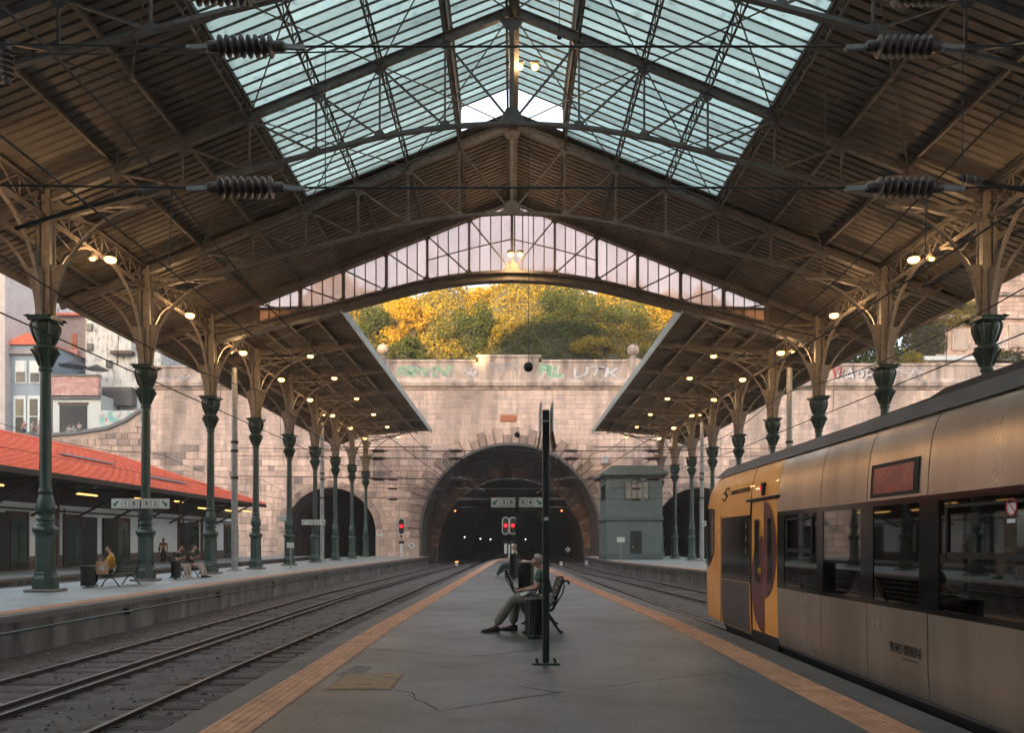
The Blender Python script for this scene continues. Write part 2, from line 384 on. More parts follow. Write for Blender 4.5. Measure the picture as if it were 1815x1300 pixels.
eCR = lambda y: interp(EDGE_CR, y)
eL = lambda y: interp(EDGE_L, y)
eR = lambda y: interp(EDGE_R, y)
P_C = slab('island_platform', eCL, eCR, -20, 72, m_floor)
P_L = slab('side_platform', lambda y: -16.5, eL, -20, 81.9, m_floor2)
P_R = slab('side_platform', eR, lambda y: 17.0, -20, 81.9, m_floor2)
P_1 = slab('building_platform', lambda y: -34.0, lambda y: -20.2, -20, 81.9, m_floor2, side_a=False)
# conduit pipe and brackets running along the side platform faces
for f, s, pl in ((eL, 1, P_L), (eR, -1, P_R)):
    pp = MB(); pts = [(f(y)+s*.02, y, -.33) for y in frange(-4, 81, 2.5)]
    pp.tube(pts, .035, 6); pp.build('conduit', m_green, pl, smooth=True)
    for y in frange(8, 60, 6.5):
        MB().box(f(y)-.13 if s > 0 else f(y)-.02, f(y)+.02 if s > 0 else f(y)+.13, y-.015, y+.015, -.42, -.27).build('pipe_bracket', m_railside, pl)

# tactile paving: each slab a part of its platform
def tactile_mesh(ribbed):
    b = MB(); w, l, g = .40, .395, .004
    b.box(-w/2, w/2, -l/2+g, l/2-g, 0.0, .006)
    if ribbed:
        for i in range(5):
            x = -.16 + i*.08
            b.add([(x-.018, -l/2+g, .006), (x+.018, -l/2+g, .006), (x+.011, -l/2+g, .012), (x-.011, -l/2+g, .012),
                   (x-.018, l/2-g, .006), (x+.018, l/2-g, .006), (x+.011, l/2-g, .012), (x-.011, l/2-g, .012)],
                  [(3,2,6,7), (0,3,7,4), (2,1,5,6), (0,1,2,3), (4,7,6,5)])
    else:
        for i in range(6):
            for j in range(6):
                x = -.165 + i*.066; y = -.165+j*.066
                q = lambda r, z: [(x+r*math.cos(t), y+r*math.sin(t), z) for t in (0, R(90), R(180), R(270))]
                b.add(q(.021, .006)+q(.012, .013), [(4,5,6,7), (0,1,5,4), (1,2,6,5), (2,3,7,6), (3,0,4,7)])
    o = b.build('tactile_slab', m_tact); me = o.data; bpy.data.objects.remove(o); return me
tm_r, tm_d = tactile_mesh(True), tactile_mesh(False)
def tactile(f, off, s, plat, y0, y1, me, yobj):
    y = y0; rest = MB()
    while y < y1:
        dx = f(y+.2) - f(y-.2)
        if y < yobj:
            o = link('tactile_slab', me, plat); o.location = (f(y)+s*off, y, .001 + random.uniform(-.0008, .0012)); o.rotation_euler = (0, 0, -math.atan2(dx, .4))
        else: rest.box(f(y)+s*off-.2, f(y)+s*off+.2, y-.196, y+.196, -.01, .008)
        y += .4
    if rest.f: tag(rest.build('tactile_strip', m_tact, plat), kind='stuff')
tactile(eCL, .55, 1, P_C, 3.2, 71, tm_r, 42)
tactile(eCR, .62, -1, P_C, 3.2, 70, tm_d, 40)
tactile(eL, .55, -1, P_L, 16, 81, tm_r, 56)
tactile(eR, .55, 1, P_R, 30, 80, tm_r, 30)

# repairs, hatch and cracks in the island platform
def flat(name, poly, z, mat, parent): return MB().prism(poly, z-.02, z, 'z').build(name, mat, parent)
m_hatch = M('hatch_plate', (.30,.20,.115), .6, var=.35, sc=3, bump=.5, bsc=60, met=.2)
m_patch = M('repair_mortar', (.155,.155,.15), .75, var=.3, sc=5, bump=.4)
hx0, hx1 = -1.86, -1.24
flat('hatch_recess', [(hx0-.03, 8.04), (hx1+.03, 8.04), (hx1+.03, 9.05), (hx0-.03, 9.05)], .002, m_black, P_C)
hp = MB().bbox(hx0, hx1, 8.07, 9.02, -.01, .007, .004).build('hatch_cover', m_hatch, P_C)
MB().box(-1.6, -1.47, 8.3, 8.34, .0, .0085).build('lifting_slot', m_black, hp)
MB().box(-1.42, -1.30, 8.75, 8.78, .0, .0085).build('lifting_slot', m_black, hp)
flat('repair_patch', [(-1.98, 8.9), (-1.72, 8.85), (-1.66, 9.5), (-1.88, 9.62)], .0035, m_patch, P_C)
flat('repair_patch', [(2.48, 8.75), (2.80, 8.72), (2.70, 9.2), (2.45, 9.25)], .0035, m_patch, P_C)
def crack(pts, w):
    b = MB(); ps = []
    for (x0, y0), (x1, y1) in zip(pts, pts[1:]):
        n = max(2, int(math.hypot(x1-x0, y1-y0)/.12))
        for i in range(n): ps.append((x0+(x1-x0)*i/n+random.uniform(-.012,.012), y0+(y1-y0)*i/n+random.uniform(-.015,.015)))
    ps.append(pts[-1]); V = []; Fs = []
    for i, (x, y) in enumerate(ps):
        ww = 1.5*w*random.uniform(.4, 1.2); V += [(x, y-ww, .0025), (x+ww*.3, y+ww, .0025)]
    for i in range(len(ps)-1): Fs.append((2*i, 2*i+2, 2*i+3, 2*i+1))
    b.add(V, Fs).build('crack', m_dark, P_C)
g = lambda px, py: (X(px, F*CAM_H/(py-961)), F*CAM_H/(py-961))
CW = 1.5
crack([g(700,1224), g(731,1229), g(738,1243), g(756,1248), g(776,1262), g(901,1243), g(1000,1228)], .008)
crack([g(911,1217), g(988,1229), g(1220,1200), g(1315,1192)], .006)
crack([g(660,1151), g(828,1166), g(960,1152)], .008)
crack([g(1130,1150), g(1250,1135), g(1330,1128)], .006)
crack([g(500,1300), g(560,1275), g(640,1262)], .005)

# tracks
T = {'1': [(-40,-18.3),(150,-18.6)], '2': [(-40,-7.7),(35,-7.6),(55,-6.9),(73,-6.25),(90,-5.8),(150,-4.6)],
     '3': [(-40,-4.32),(14,-4.30),(22,-4.1),(38,-3.78),(62,-3.2),(72,-2.95),(90,-2.5),(150,-1.4)],
     '4': [(-40,5.2),(12,5.18),(16,5.05),(26,4.6),(44,4.05),(62,3.3),(72,2.95),(90,2.5),(150,2.0)],
     '5': [(-40,8.5),(30,8.35),(46,7.3),(60,6.1),(90,5.6),(150,5.0)], '6': [(-40,19.2),(150,19.2)]}
rail_prof = [(a, z-.10) for a, z in [(-.07,-.82),(.07,-.82),(.07,-.80),(.02,-.78),(.015,-.735),(.036,-.725),(.036,-.702),(.03,-.698),(-.03,-.698),(-.036,-.702),(-.036,-.725),(-.015,-.735),(-.02,-.78),(-.07,-.80)]]
def rail(fx, y0, y1, parent, name='rail'):
    b = MB(); yy = frange(y0, y1, 2.5); n = len(rail_prof); V = []
    for y in yy:
        for a, z in rail_prof: V.append((fx(y)+a, y, z))
    for i in range(len(yy)-1):
        for q in range(n):
            b.f.append((i*n+q, i*n+(q+1)%n, (i+1)*n+(q+1)%n, (i+1)*n+q)); b.m.append(1 if q in (6,7,8) else 0); b.cols.append(None)
    b.v = V; b.build(name, [m_railside, m_railtop], parent, fixn=False)
sl = MB().bbox(-1.25, 1.25, -.12, .12, -.97, -.865, .012); slo = sl.build('sleeper', m_sleeper); sl_me = slo.data; bpy.data.objects.remove(slo)
pads = []
for k, tab in T.items():
    tr = empty('railway_track', (0,0,0), kind='structure')
    fx = lambda y, tab=tab: interp(tab, y)
    for s in (-1, 1): rail(lambda y, s=s: fx(y)+s*.835, -8, 150, tr)
    if k == '2': rail(lambda y: fx(y)+.46, -8, 62, tr, 'check_rail')
    rest = MB(); y = -6.0
    while y < 100:
        if k in '2345' and 2.0 < y < 46:
            o = link('sleeper', sl_me, tr); o.location = (fx(y), y+random.uniform(-.04,.04), random.uniform(-.012,.01)); o.rotation_euler = (0,0,random.uniform(-.015,.015))
        else: rest.box(fx(y)-1.25, fx(y)+1.25, y-.12, y+.12, -.97, -.87)
        y += .62
    tag(rest.build('sleeper_row', m_sleeper, tr), kind='stuff')
    if k in '2345':
        cl = MB(); y = 2.1
        while y < 46:
            for s in (-1, 1):
                for e in (-1, 1):
                    xx_ = fx(y)+s*.835+e*.105; cl.box(xx_-.035, xx_+.035, y-.05, y+.05, -.90, -.85); cl.box(xx_-.012, xx_+.012, y-.012, y+.012, -.86, -.83)
            y += .62
        tag(cl.build('rail_clips', m_railside, tr, fixn=False), kind='stuff')
# loose ballast and litter on the track bed
st = MB()
for _ in range(7000):
    y = 4 + 66*random.random()**1.5; x = random.choice((random.uniform(-9.95,-3.0), random.uniform(-9.95,-3.0), random.uniform(3.9, 10.5)))
    if y > 44 and x > -3.5 - (70-y)*.02 and x < 0: continue
    s = random.uniform(.012,.05)*(1 if random.random() < .96 else 1.7); z = -.874
    a = random.random()*6.28; V = []
    for q in range(4): V.append((x+s*math.cos(a+q*1.57)*random.uniform(.7,1.2), y+s*math.sin(a+q*1.57)*random.uniform(.7,1.2), z-.005))
    V.append((x, y, z+s*random.uniform(.4,.9)))
    c = random.choice(((1,1,1),(1.3,1.2,1.1),(.6,.6,.6),(2.2,2.1,2.0)) if random.random() < .93 else ((4,4,4),(3.2,1.8,.9)))
    st.add(V, [(0,1,4),(1,2,4),(2,3,4),(3,0,4)], 0, c)
m_grit = M('grit', (.10,.09,.08), .9, tint=True)
tag(st.build('ballast_gravel', m_grit, fixn=False), 'loose grey grit and litter scattered over the track bed', 'gravel', kind='stuff')

# ------------------------------------------------------------------ portal wall with three tunnel mouths
AC = (-.17, 2.35); AR = 9.28           # main arch centre (x,z) and radius
SIDE = [(-18.7, 2.4, 4.65), (19.3, 2.4, 4.65)]
XW0, XW1, ZT = -37.2, 52.0, 17.3
wall = empty('portal_wall', (0, WALL, 0), label='tall granite retaining wall with a big central tunnel arch and two smaller ones', cat='wall')
def openz(x):
    for cx, cz, r in ((AC[0], AC[1], AR), *[(c[0], c[1], c[2]) for c in SIDE]):
        if abs(x-cx) < r: return cz + math.sqrt(max(0, r*r-(x-cx)**2))
    return -1.0
xs = sorted(set([XW0, XW1] + [XW0 + i*1.5 for i in range(int((XW1-XW0)/1.5)+1)]
        + [cx + r*math.cos(R(a)) for cx, cz, r in ((AC[0],AC[1],AR), *SIDE) for a in range(0, 181, 4)]))
wb_ = MB()
for a, b in zip(xs, xs[1:]):
    if b-a < 1e-5: continue
    m_ = (a+b)/2; za = openz(a if openz(m_) > -1 else m_); zb = openz(b if openz(m_) > -1 else m_)
    if openz(m_) > -1:
        for cx, cz, r in ((AC[0],AC[1],AR), *SIDE):
            if abs(m_-cx) < r: za = cz+math.sqrt(max(0, r*r-(a-cx)**2)); zb = cz+math.sqrt(max(0, r*r-(b-cx)**2))
    else: za = zb = -1.0
    wb_.add([(a, WALL, za), (b, WALL, zb), (b, WALL, ZT), (a, WALL, ZT)], [(0,1,2,3)])
wb_.build('wall_core', m_stonebase, wall, world=True)
# back mass so that no light leaks through
MB().box(XW0, XW1, WALL+2.5, WALL+3.0, 12.2, ZT+1.4).build('wall_backing', m_stonebase, wall, world=True)

def stone_col():
    k = random.random()
    if k < .70: s = random.uniform(.92, 1.15); return (s*1.02, s*.99, s*.96)
    if k < .86: s = random.uniform(.76, .92); return (s, s*.97, s*.95)
    if k < .94: s = random.uniform(.50, .68); return (s*.95, s*.97, s)
    s = random.uniform(1.15, 1.4); return (s, s*.98, s*.95)
def block(b, x0, x1, z0, z1, pr, col, y=WALL, g=.009, bv=.022):
    x0 += g; x1 -= g; z0 += g; z1 -= g
    x0 += random.uniform(-.01,.015); z0 += random.uniform(0,.03); z1 -= random.uniform(0,.03)
    V = [(x0,y,z0),(x1,y,z0),(x1,y,z1),(x0,y,z1),(x0+bv,y-pr,z0+bv),(x1-bv,y-pr,z0+bv),(x1-bv,y-pr,z1-bv),(x0+bv,y-pr,z1-bv)]
    b.add(V, [(4,5,6,7),(0,1,5,4),(1,2,6,5),(2,3,7,6),(3,0,4,7)], 0, col)
def blocked(x0, x1, z0, z1):
    for (cx, cz, r), ex in (((AC[0],AC[1],AR), .95), ((SIDE[0][0],SIDE[0][1],SIDE[0][2]), .55), ((SIDE[1][0],SIDE[1][1],SIDE[1][2]), .55)):
        for x, z in ((x0,z0),(x1,z0),(x0,z1),(x1,z1),((x0+x1)/2,(z0+z1)/2)):
            d = math.hypot(x-cx, z-cz) if z > cz else abs(x-cx)
            if d < r+ex*.55: return True
    return False
blocks = []
z = -.95
while z < ZT-.1:
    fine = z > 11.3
    h = random.uniform(.42, .60) if fine else random.uniform(.52, .80)
    if z + h > ZT - .35: h = ZT - z
    x = XW0 - random.random()
    while x < XW1:
        w = random.uniform(.75, 1.5) if fine else random.uniform(.6, 1.45)
        a, b_ = max(x, XW0), min(x+w, XW1)
        x += w
        if b_-a < .25 or blocked(a, b_, z, z+h): continue
        c = stone_col()
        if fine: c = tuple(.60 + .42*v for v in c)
        blocks.append((a, b_, z, min(z+h, ZT), random.uniform(.010, .030) if fine else random.uniform(.02, .07), c))
    z += h
def vis(bk):
    cx = (bk[0]+bk[1])/2; cz = (bk[2]+bk[3])/2
    return (abs(cx+.3) < 9.5 and cz > 11.3) or (-14.6 < cx < -8.7 and .2 < cz < 12.5) or (-31 < cx < -20 and cz > 5.5) or (9 < cx < 13 and 7 < cz < 13)
cand = sorted([b for b in blocks if vis(b)], key=lambda b: -(b[1]-b[0])*(b[3]-b[2]))[:255]
cs = set(map(id, cand))
for bk in cand:
    b = MB(); block(b, *bk); b.build('stone', m_stone, wall, world=True, fixn=False)
b = MB()
for bk in blocks:
    if id(bk) not in cs: block(b, *bk)
tag(b.build('stonework', m_stone, wall, world=True, fixn=False), kind='stuff')
# voussoirs
def wedge(cx, cz, r0, r1, a0, a1, pr, col, name='voussoir', rag=True):
    g_ = .004
    b = MB(); q = []
    for a, r in ((a0+g_, r0), (a1-g_, r0), (a1-g_, r1), (a0+g_, r1)): q.append((cx+r*math.cos(a), cz+r*math.sin(a)))
    mx_ = sum(p[0] for p in q)/4; mz_ = sum(p[1] for p in q)/4
    V = [(p[0], WALL+.02, p[1]) for p in q] + [(mx_+(p[0]-mx_)*.94, WALL-pr, mz_+(p[1]-mz_)*.95) for p in q]
    b.add(V, [(4,5,6,7),(0,1,5,4),(1,2,6,5),(2,3,7,6),(3,0,4,7)], 0, col)
    return b.build(name, m_stone, wall, world=True)
a = R(-2); i = 0
while a < R(182):
    da = R(random.uniform(3.6, 5.4)); r1 = AR + (random.uniform(1.35, 1.85) if i % 2 else random.uniform(.85, 1.15))
    s = random.choice((.42, .52, .62, .75, .9)); wedge(AC[0], AC[1], AR+.02, r1, a, a+da, random.uniform(.16, .40), (s, s*.96, s*.95)); a += da; i += 1
for (cx, cz, r) in SIDE:
    a = 0.0
    while a < math.pi:
        da = R(random.uniform(7, 9)); s = random.uniform(.5, .9); wedge(cx, cz, r+.02, r+random.uniform(.55,.8), a, min(a+da, math.pi), .1, (s, s*.96, s*.94)); a += da
# cornice, parapet, raised centre, finials
cor = [(0,17.1),(-.10,17.15),(-.22,17.4),(-.42,17.5),(-.46,17.85),(-.30,17.98),(-.12,18.3),(0,18.3)]
for x0, x1 in zip(frange(XW0, XW1, 2.6), frange(XW0, XW1, 2.6)[1:]):
    b = MB(); b.prism([(WALL+p[0]+random.uniform(-.012,.012), p[1]) for p in cor], x0+.012, x1-.012, 'x'); b.build('cornice_stone', m_cornice, wall, world=True)
b = MB(); b.box(XW0, -13.5, WALL-.05, WALL+.6, 18.2, 19.4); b.box(-13.5, -3.45, WALL-.06, WALL+.6, 18.2, 19.98); b.box(2.75, 12.6, WALL-.06, WALL+.6, 18.2, 19.98); b.box(12.6, XW1, WALL-.05, WALL+.6, 18.2, 19.6)
b.build('parapet', m_cornice, wall, world=True)
b = MB(); b.box(-3.45, 2.75, WALL-.18, WALL+.6, 18.2, 20.45); b.build('raised_parapet', m_cornice, wall, world=True)
b = MB()
for x0, x1, zt, dy in ((-13.4, -3.75, 19.98, -.16), (3.05, 12.5, 19.98, -.16), (-3.7, 3.0, 20.45, -.28), (XW0, -13.6, 19.4, -.16), (12.7, XW1, 19.6, -.16)):
    b.bbox(x0, x1, WALL+dy, WALL+.75, zt, zt+.26, .04)
b.build('parapet_cap', m_cornice, wall, world=True)
for x in (-13.35, 12.5):
    MB().box(x-.75, x+.75, WALL-.25, WALL+.8, 18.2, 20.3).build('pier', m_cornice, wall, world=True)
    MB().lathe([(.01,20.25),(.45,20.31),(.5,20.42),(.3,20.52),(.28,20.72)] + [(max(.02, .62*math.cos(R(t))), 21.28+.62*math.sin(R(t))) for t in range(-60, 91, 15)], 18, (x, WALL+.2, 0)).build('ball_finial', m_cornice, wall, smooth=True, world=True)
# buttress strips and reddish plaque
m_plaque = M('plaque_terracotta', (.42,.14,.06), .7, var=.3, sc=6)
MB().bbox(X(887,WALL), X(916,WALL), WALL-.14, WALL+.05, Z(748,WALL), Z(736,WALL), .03).build('plaque', m_plaque, wall, world=True)
MB().bbox(X(1066,WALL), X(1077,WALL), WALL-.45, WALL+.02, Z(823,WALL), Z(810,WALL), .03).build('junction_box', m_white, wall, world=True)
# graffiti paint on the parapet
m_gg = M('graffiti_green', (.20,.40,.24), .8, sc=2.5, c2=(.52,.42,.34), thr=(.45,.7)); m_gw = M('graffiti_white', (.60,.58,.60), .8, sc=2.5, c2=(.55,.42,.36), thr=(.45,.7)); m_gb = M('graffiti_grey_blue', (.22,.24,.26), .8, sc=2.5, c2=(.5,.38,.32), thr=(.42,.65))
m_gr = M('graffiti_red', (.5,.06,.07), .7)
rx = (R(90), 0, 0)
yg = WALL-.075
def graf(t, px, py, s, mat, sx=1.0, bold=.03, back=None, y=yg):
    text('graffiti', t, s, mat, wall, (X(px,WALL), y, Z(py,WALL)), rx, .004, bold=bold, sx=sx)
    if back: text('graffiti', t, s, back, wall, (X(px,WALL)+.08, y+.008, Z(py,WALL)-.06), rx, .004, bold=bold+.05, sx=sx)
graf('ESYN', 752, 660, 1.25, m_gg, 1.9, .05, m_gb)
graf('AGTEL', 893, 652, 1.1, m_gb, .95, .01, y=WALL-.2)
graf('FiL', 975, 659, 1.55, m_gg, 1.35, .10, m_gw)
graf('UTK', 1055, 661, 1.45, m_gw, 1.75, .0, m_gb)
graf('SAPE.', 1518, 668, 1.9, m_gw, .95, .03, m_black, WALL-.065)
graf('VI', 1484, 664, 1.5, m_gr, .8, .04, None, WALL-.065)
for px0, px1, n_, mt_ in ((286, 358, 9, m_gw), (290, 350, 6, m_gb), (822, 850, 4, m_gw), (1585, 1640, 6, m_gw)):
    b = MB(); P_ = []
    for k in range(n_*6+1):
        t = k/(n_*6); P_.append((X(px0+(px1-px0)*t,WALL)+.35*math.sin(t*n_*9), WALL-.06, Z(672 if px0 < 800 else 660,WALL)-.1+.55*math.sin(t*n_*6.28)*math.cos(t*5)))
    b.tube(P_, .07, 4); b.build('graffiti', mt_, wall, world=True)
# lining of the tunnels
def barrel(cx, cz, r, y0, y1, mat, name, zb=-1.0, step=5, ny=1, parent=wall):
    b = MB(); prof = [(cx-r, zb)] + [(cx-r*math.cos(R(t)), cz+r*math.sin(R(t))) for t in range(0, 181, step)] + [(cx+r, zb)]
    yy = frange(y0, y1, (y1-y0)/ny); n = len(prof); V = [(p[0], y, p[1]) for y in yy for p in prof]; Fs = []
    for j in range(len(yy)-1):
        for q in range(n-1):
            Fs.append((j*n+q, j*n+q+1, (j+1)*n+q+1, (j+1)*n+q))
    b.add(V, Fs); b.cols = [(1,1,1)]*len(Fs)
    return b.build(name, mat, parent, smooth=True, world=True, fixn=False)
barrel(AC[0], AC[1], AR, WALL-.05, 93, m_brick, 'arch_lining')
m_rim = M('arch_rim', (.085,.082,.08), .6, var=.3)
b = MB(); pts = [(AC[0]-(AR-.1)*math.cos(R(t)), AC[1]+(AR-.1)*math.sin(R(t))) for t in range(0, 181, 4)]
b.band([(AC[0]-AR+.1, -.9)] + pts + [(AC[0]+AR-.1, -.9)], .5, .22, WALL-.12).build('arch_rim', m_rim, wall, world=True)
# second, narrower arch inside, with its brick ring, and the dark bore behind
IC, IR = (-.1, .35), 8.55
b = MB(); xx = frange(AC[0]-AR-.3, AC[0]+AR+.3, .45)
for a, c in zip(xx, xx[1:]):
    za = IC[1]+math.sqrt(max(0, IR**2-(a-IC[0])**2)) if abs(a-IC[0]) < IR else -1.0
    zc = IC[1]+math.sqrt(max(0, IR**2-(c-IC[0])**2)) if abs(c-IC[0]) < IR else -1.0
    b.add([(a,93,za),(c,93,zc),(c,93,12.2),(a,93,12.2)], [(0,1,2,3)], 0, (1,1,1))
b.build('inner_arch_wall', m_brick, wall, world=True, fixn=False)
for i in range(58):
    a0 = R(3 + i*3.0); s = random.uniform(.7, 1.9); b = MB(); q = []
    for a_, r_ in ((a0+.004, IR), (a0+R(3.0)-.004, IR), (a0+R(3.0)-.004, IR+1.25), (a0+.004, IR+1.25)): q.append((IC[0]+r_*math.cos(a_), IC[1]+r_*math.sin(a_)))
    b.add([(p[0], 93.0, p[1]) for p in q]+[(p[0], 92.86, p[1]) for p in q], [(4,5,6,7),(0,1,5,4),(1,2,6,5),(2,3,7,6),(3,0,4,7)], 0, (s*1.3, s, s*.9))
    b.build('ring_stone', m_brick, wall, world=True, fixn=False)
barrel(IC[0], IC[1], IR, 93, 175, m_brick, 'tunnel_bore', ny=6)
MB().box(-12, 12, 175, 175.5, -1, 12).build('tunnel_end', m_dark, wall, world=True)
for cx, cz, r in SIDE:
    barrel(cx, cz, r, WALL-.02, 150, m_brick, 'side_bore', ny=4)
    MB().box(cx-r, cx+r, 150, 150.4, -1, cz+r).build('tunnel_end', m_dark, wall, world=True)
# lamps far inside the tunnel
for i, (px, py, D) in enumerate(((803,952,130),(824,953,140),(852,956,150),(870,957,160),(932,957,150))):
    p = at(px, py, D); o = MB().lathe([(.01,-.14),(.16,0),(.01,.14)], 8, p).build('tunnel_lamp', m_tunlight)
    tag(o, f'tiny pale lamp deep inside the dark main tunnel, {ORD[i]} from the left', 'lamp', 'lamps deep in the tunnel')

# ------------------------------------------------------------------ hillside and vegetation
def hz(x, y):
    t = (y - WALL - .7)
    base = 17.9 + 1.02*t if t < 13.5 else 31.7 + .12*(t-13.5)
    base += 1.2*math.sin(x*.21+1) + .8*math.sin(x*.53) + .6*math.sin(x*.9+y*.6)
    if x > 24: k = min(1, (x-24)/9); base = base*(1-k) + 17.2*k
    if x < -24: k = min(1, -(x+24)/14); base = base*(1-k) + 11.3*k
    return base
b = MB(); gx = frange(-120, 120, 3); gy = [WALL+.65+i*1.6 for i in range(16)] + [WALL+34, WALL+60, WALL+110]
V = [(x, y, hz(x, y) if y < WALL+59 else hz(x, y)*.9) for y in gy for x in gx]; n = len(gx)
Fs = [(j*n+i, j*n+i+1, (j+1)*n+i+1, (j+1)*n+i) for j in range(len(gy)-1) for i in range(n-1)
      if not (gy[j] < WALL+1 and False)]
m_earth = M('hillside_earth', (.05,.05,.02), .95, var=.4, sc=.7, bump=.6, bsc=3)
b.add(V, Fs); tag(b.build('hillside', m_earth, smooth=True, fixn=False), kind='structure')

def leaf_mat(name, c1, c2, trans=.35):
    m = bpy.data.materials.new(name); m.use_nodes = True; n = m.node_tree.nodes; l = m.node_tree.links; n.clear()
    o = n.new('ShaderNodeOutputMaterial'); g_ = n.new('ShaderNodeNewGeometry'); cr_ = n.new('ShaderNodeValToRGB')
    cr_.color_ramp.elements[0].color = (*c1, 1); cr_.color_ramp.elements[1].color = (*c2, 1)
    l.new(g_.outputs['Random Per Island'], cr_.inputs['Fac'])
    d = n.new('ShaderNodeBsdfDiffuse'); t = n.new('ShaderNodeBsdfTranslucent'); mx_ = n.new('ShaderNodeMixShader'); mx_.inputs['Fac'].default_value = trans
    l.new(cr_.outputs['Color'], d.inputs['Color']); l.new(cr_.outputs['Color'], t.inputs['Color'])
    l.new(d.outputs[0], mx_.inputs[1]); l.new(t.outputs[0], mx_.inputs[2]); l.new(mx_.outputs[0], o.inputs['Surface']); return m
lm_ivy = leaf_mat('ivy_leaves', (.12,.10,.020), (.36,.25,.034))  # warmed and brightened: the upper slope's sunlight is put into this leaf colour
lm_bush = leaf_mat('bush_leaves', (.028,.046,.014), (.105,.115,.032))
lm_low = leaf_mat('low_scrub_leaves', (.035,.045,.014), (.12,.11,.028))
lm_sun_tint = leaf_mat('yellow_leaves', (.30,.195,.024), (.56,.35,.036))  # golden evening sun glow painted into the leaf colour
lm_red = leaf_mat('autumn_ivy', (.06,.035,.02), (.13,.12,.035))
m_bark = M('bark', (.06,.045,.035), .9, var=.4)
def leaf(V, Fs, p, s, nrm=None):
    a = Vector((random.gauss(0,1), random.gauss(0,1), random.gauss(0,1))).normalized()
    if nrm is not None: a = (a + nrm*1.1).normalized()
    u = a.orthogonal().normalized(); w = a.cross(u); t = random.random()*6.28
    u2 = u*math.cos(t)+w*math.sin(t); w2 = a.cross(u2)
    k = len(V); V += [p - w2*s*.5, p + u2*s*.30 + a*s*.05, p + w2*s*.5, p - u2*s*.30 + a*s*.05]; Fs.append((k, k+1, k+2, k+3))
def leaves_obj(name, pts, mat, parent=None):
    V, Fs = [], []
    for p, s, nn in pts: leaf(V, Fs, p, s, nn)
    me = bpy.data.meshes.new(name); me.from_pydata([tuple(v) for v in V], [], Fs); me.materials.append(mat); me.update()
    return link(name, me, parent)
pts = []; pts_low = []
for _ in range(140000):
    x = random.uniform(-25, 46); y = WALL + .9 + 21*random.random()
    lump = 1.5*math.sin(x*1.3+y*.7)*math.sin(y*1.1-x*.4) + .5*math.sin(x*3.1)*math.sin(y*2.7)
    z_ = hz(x, y) + max(-.2, lump) * random.random() + random.random()**2*1.0
    (pts_low if y - WALL < 5.2 + 2.2*math.sin(x*.33+.8) + random.gauss(0,.7) else pts).append((Vector((x, y, z_)), random.choice((random.uniform(.14,.26), random.uniform(.2,.42))), Vector((0,-.7,.7))))  # upper slope takes the sun-tinted leaves, lower slope the green ones
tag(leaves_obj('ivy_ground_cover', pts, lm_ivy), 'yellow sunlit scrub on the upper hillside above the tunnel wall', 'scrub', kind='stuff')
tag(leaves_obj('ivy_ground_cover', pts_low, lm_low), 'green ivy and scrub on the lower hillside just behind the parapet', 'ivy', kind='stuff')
def bush(px, py, D, rx_, rz_, mat, label, n=2600, ls=(.25,.5), name='bush'):
    c = at(px, py, D); base = Vector((c.x, c.y, hz(c.x, c.y)-.1))
    root = empty(name, base, label=label, cat='bush', group='bushes on the hillside'); n = int(n*2.3); ls = (.14,.34)
    lobes = [(Vector((random.uniform(-.68,.68)*rx_, random.uniform(-.5,.5)*rx_, random.uniform(-.6,.62)*rz_)), random.uniform(.20,.46)) for _ in range(16)]
    P = []
    for _ in range(n):
        o_, k = random.choice(lobes); d = Vector((random.gauss(0,1), random.gauss(0,1), random.gauss(0,1))).normalized()
        rr = random.random()**.3
        P.append((c + o_ + Vector((d.x*rx_, d.y*rx_*.8, d.z*rz_))*k*rr - base, random.uniform(*ls), d))
    leaves_obj('crown', P, mat, root)
    tb = MB()
    for q in range(9):
        e = lobes[q][0]*1.1 + c - base; tb.tube([(random.uniform(-.2,.2), 0, -.3), e*.5+Vector((random.uniform(-.3,.3),0,0)), e], [.12,.08,.03], 6)
    tb.build('trunk', m_bark, root)
for a_ in ((820,590,88,3.6,3.4,lm_bush,'tall dark green bush behind the parapet left of the raised centre',3600),
           (1020,575,89,4.6,4.2,lm_bush,'broad dark green tree-like bush right of the raised parapet',4600),
           (1110,590,90,4.0,3.8,lm_bush,'dense green bush beside the right-hand ball finial',3600),
           (735,570,90,4.2,3.6,lm_sun_tint,'golden sunlit shrub above the painted green letters',3800),
           (880,540,95,4.2,3.0,lm_sun_tint,'yellow-green shrub high on the slope behind the raised parapet',3200),
           (655,590,90,2.6,3.0,lm_bush,'olive bush beside the left-hand ball finial under the roof edge',2400),
           (960,525,98,4.0,2.4,lm_sun_tint,'pale yellow shrub just under the glazed gable at mid slope',2600),
           (1165,560,93,3.2,3.2,lm_sun_tint,'mixed yellow bush close to the right canopy edge',2600),
           (720,622,86,2.6,1.5,lm_bush,'low green bush spilling over the wall left of centre',1600),
           (1050,618,86,3.0,1.6,lm_ivy,'low olive bush along the parapet right of centre',1800),
           (900,600,88,2.2,2.4,lm_ivy,'small olive bush directly behind the raised parapet',1500)):
    bush(*a_)
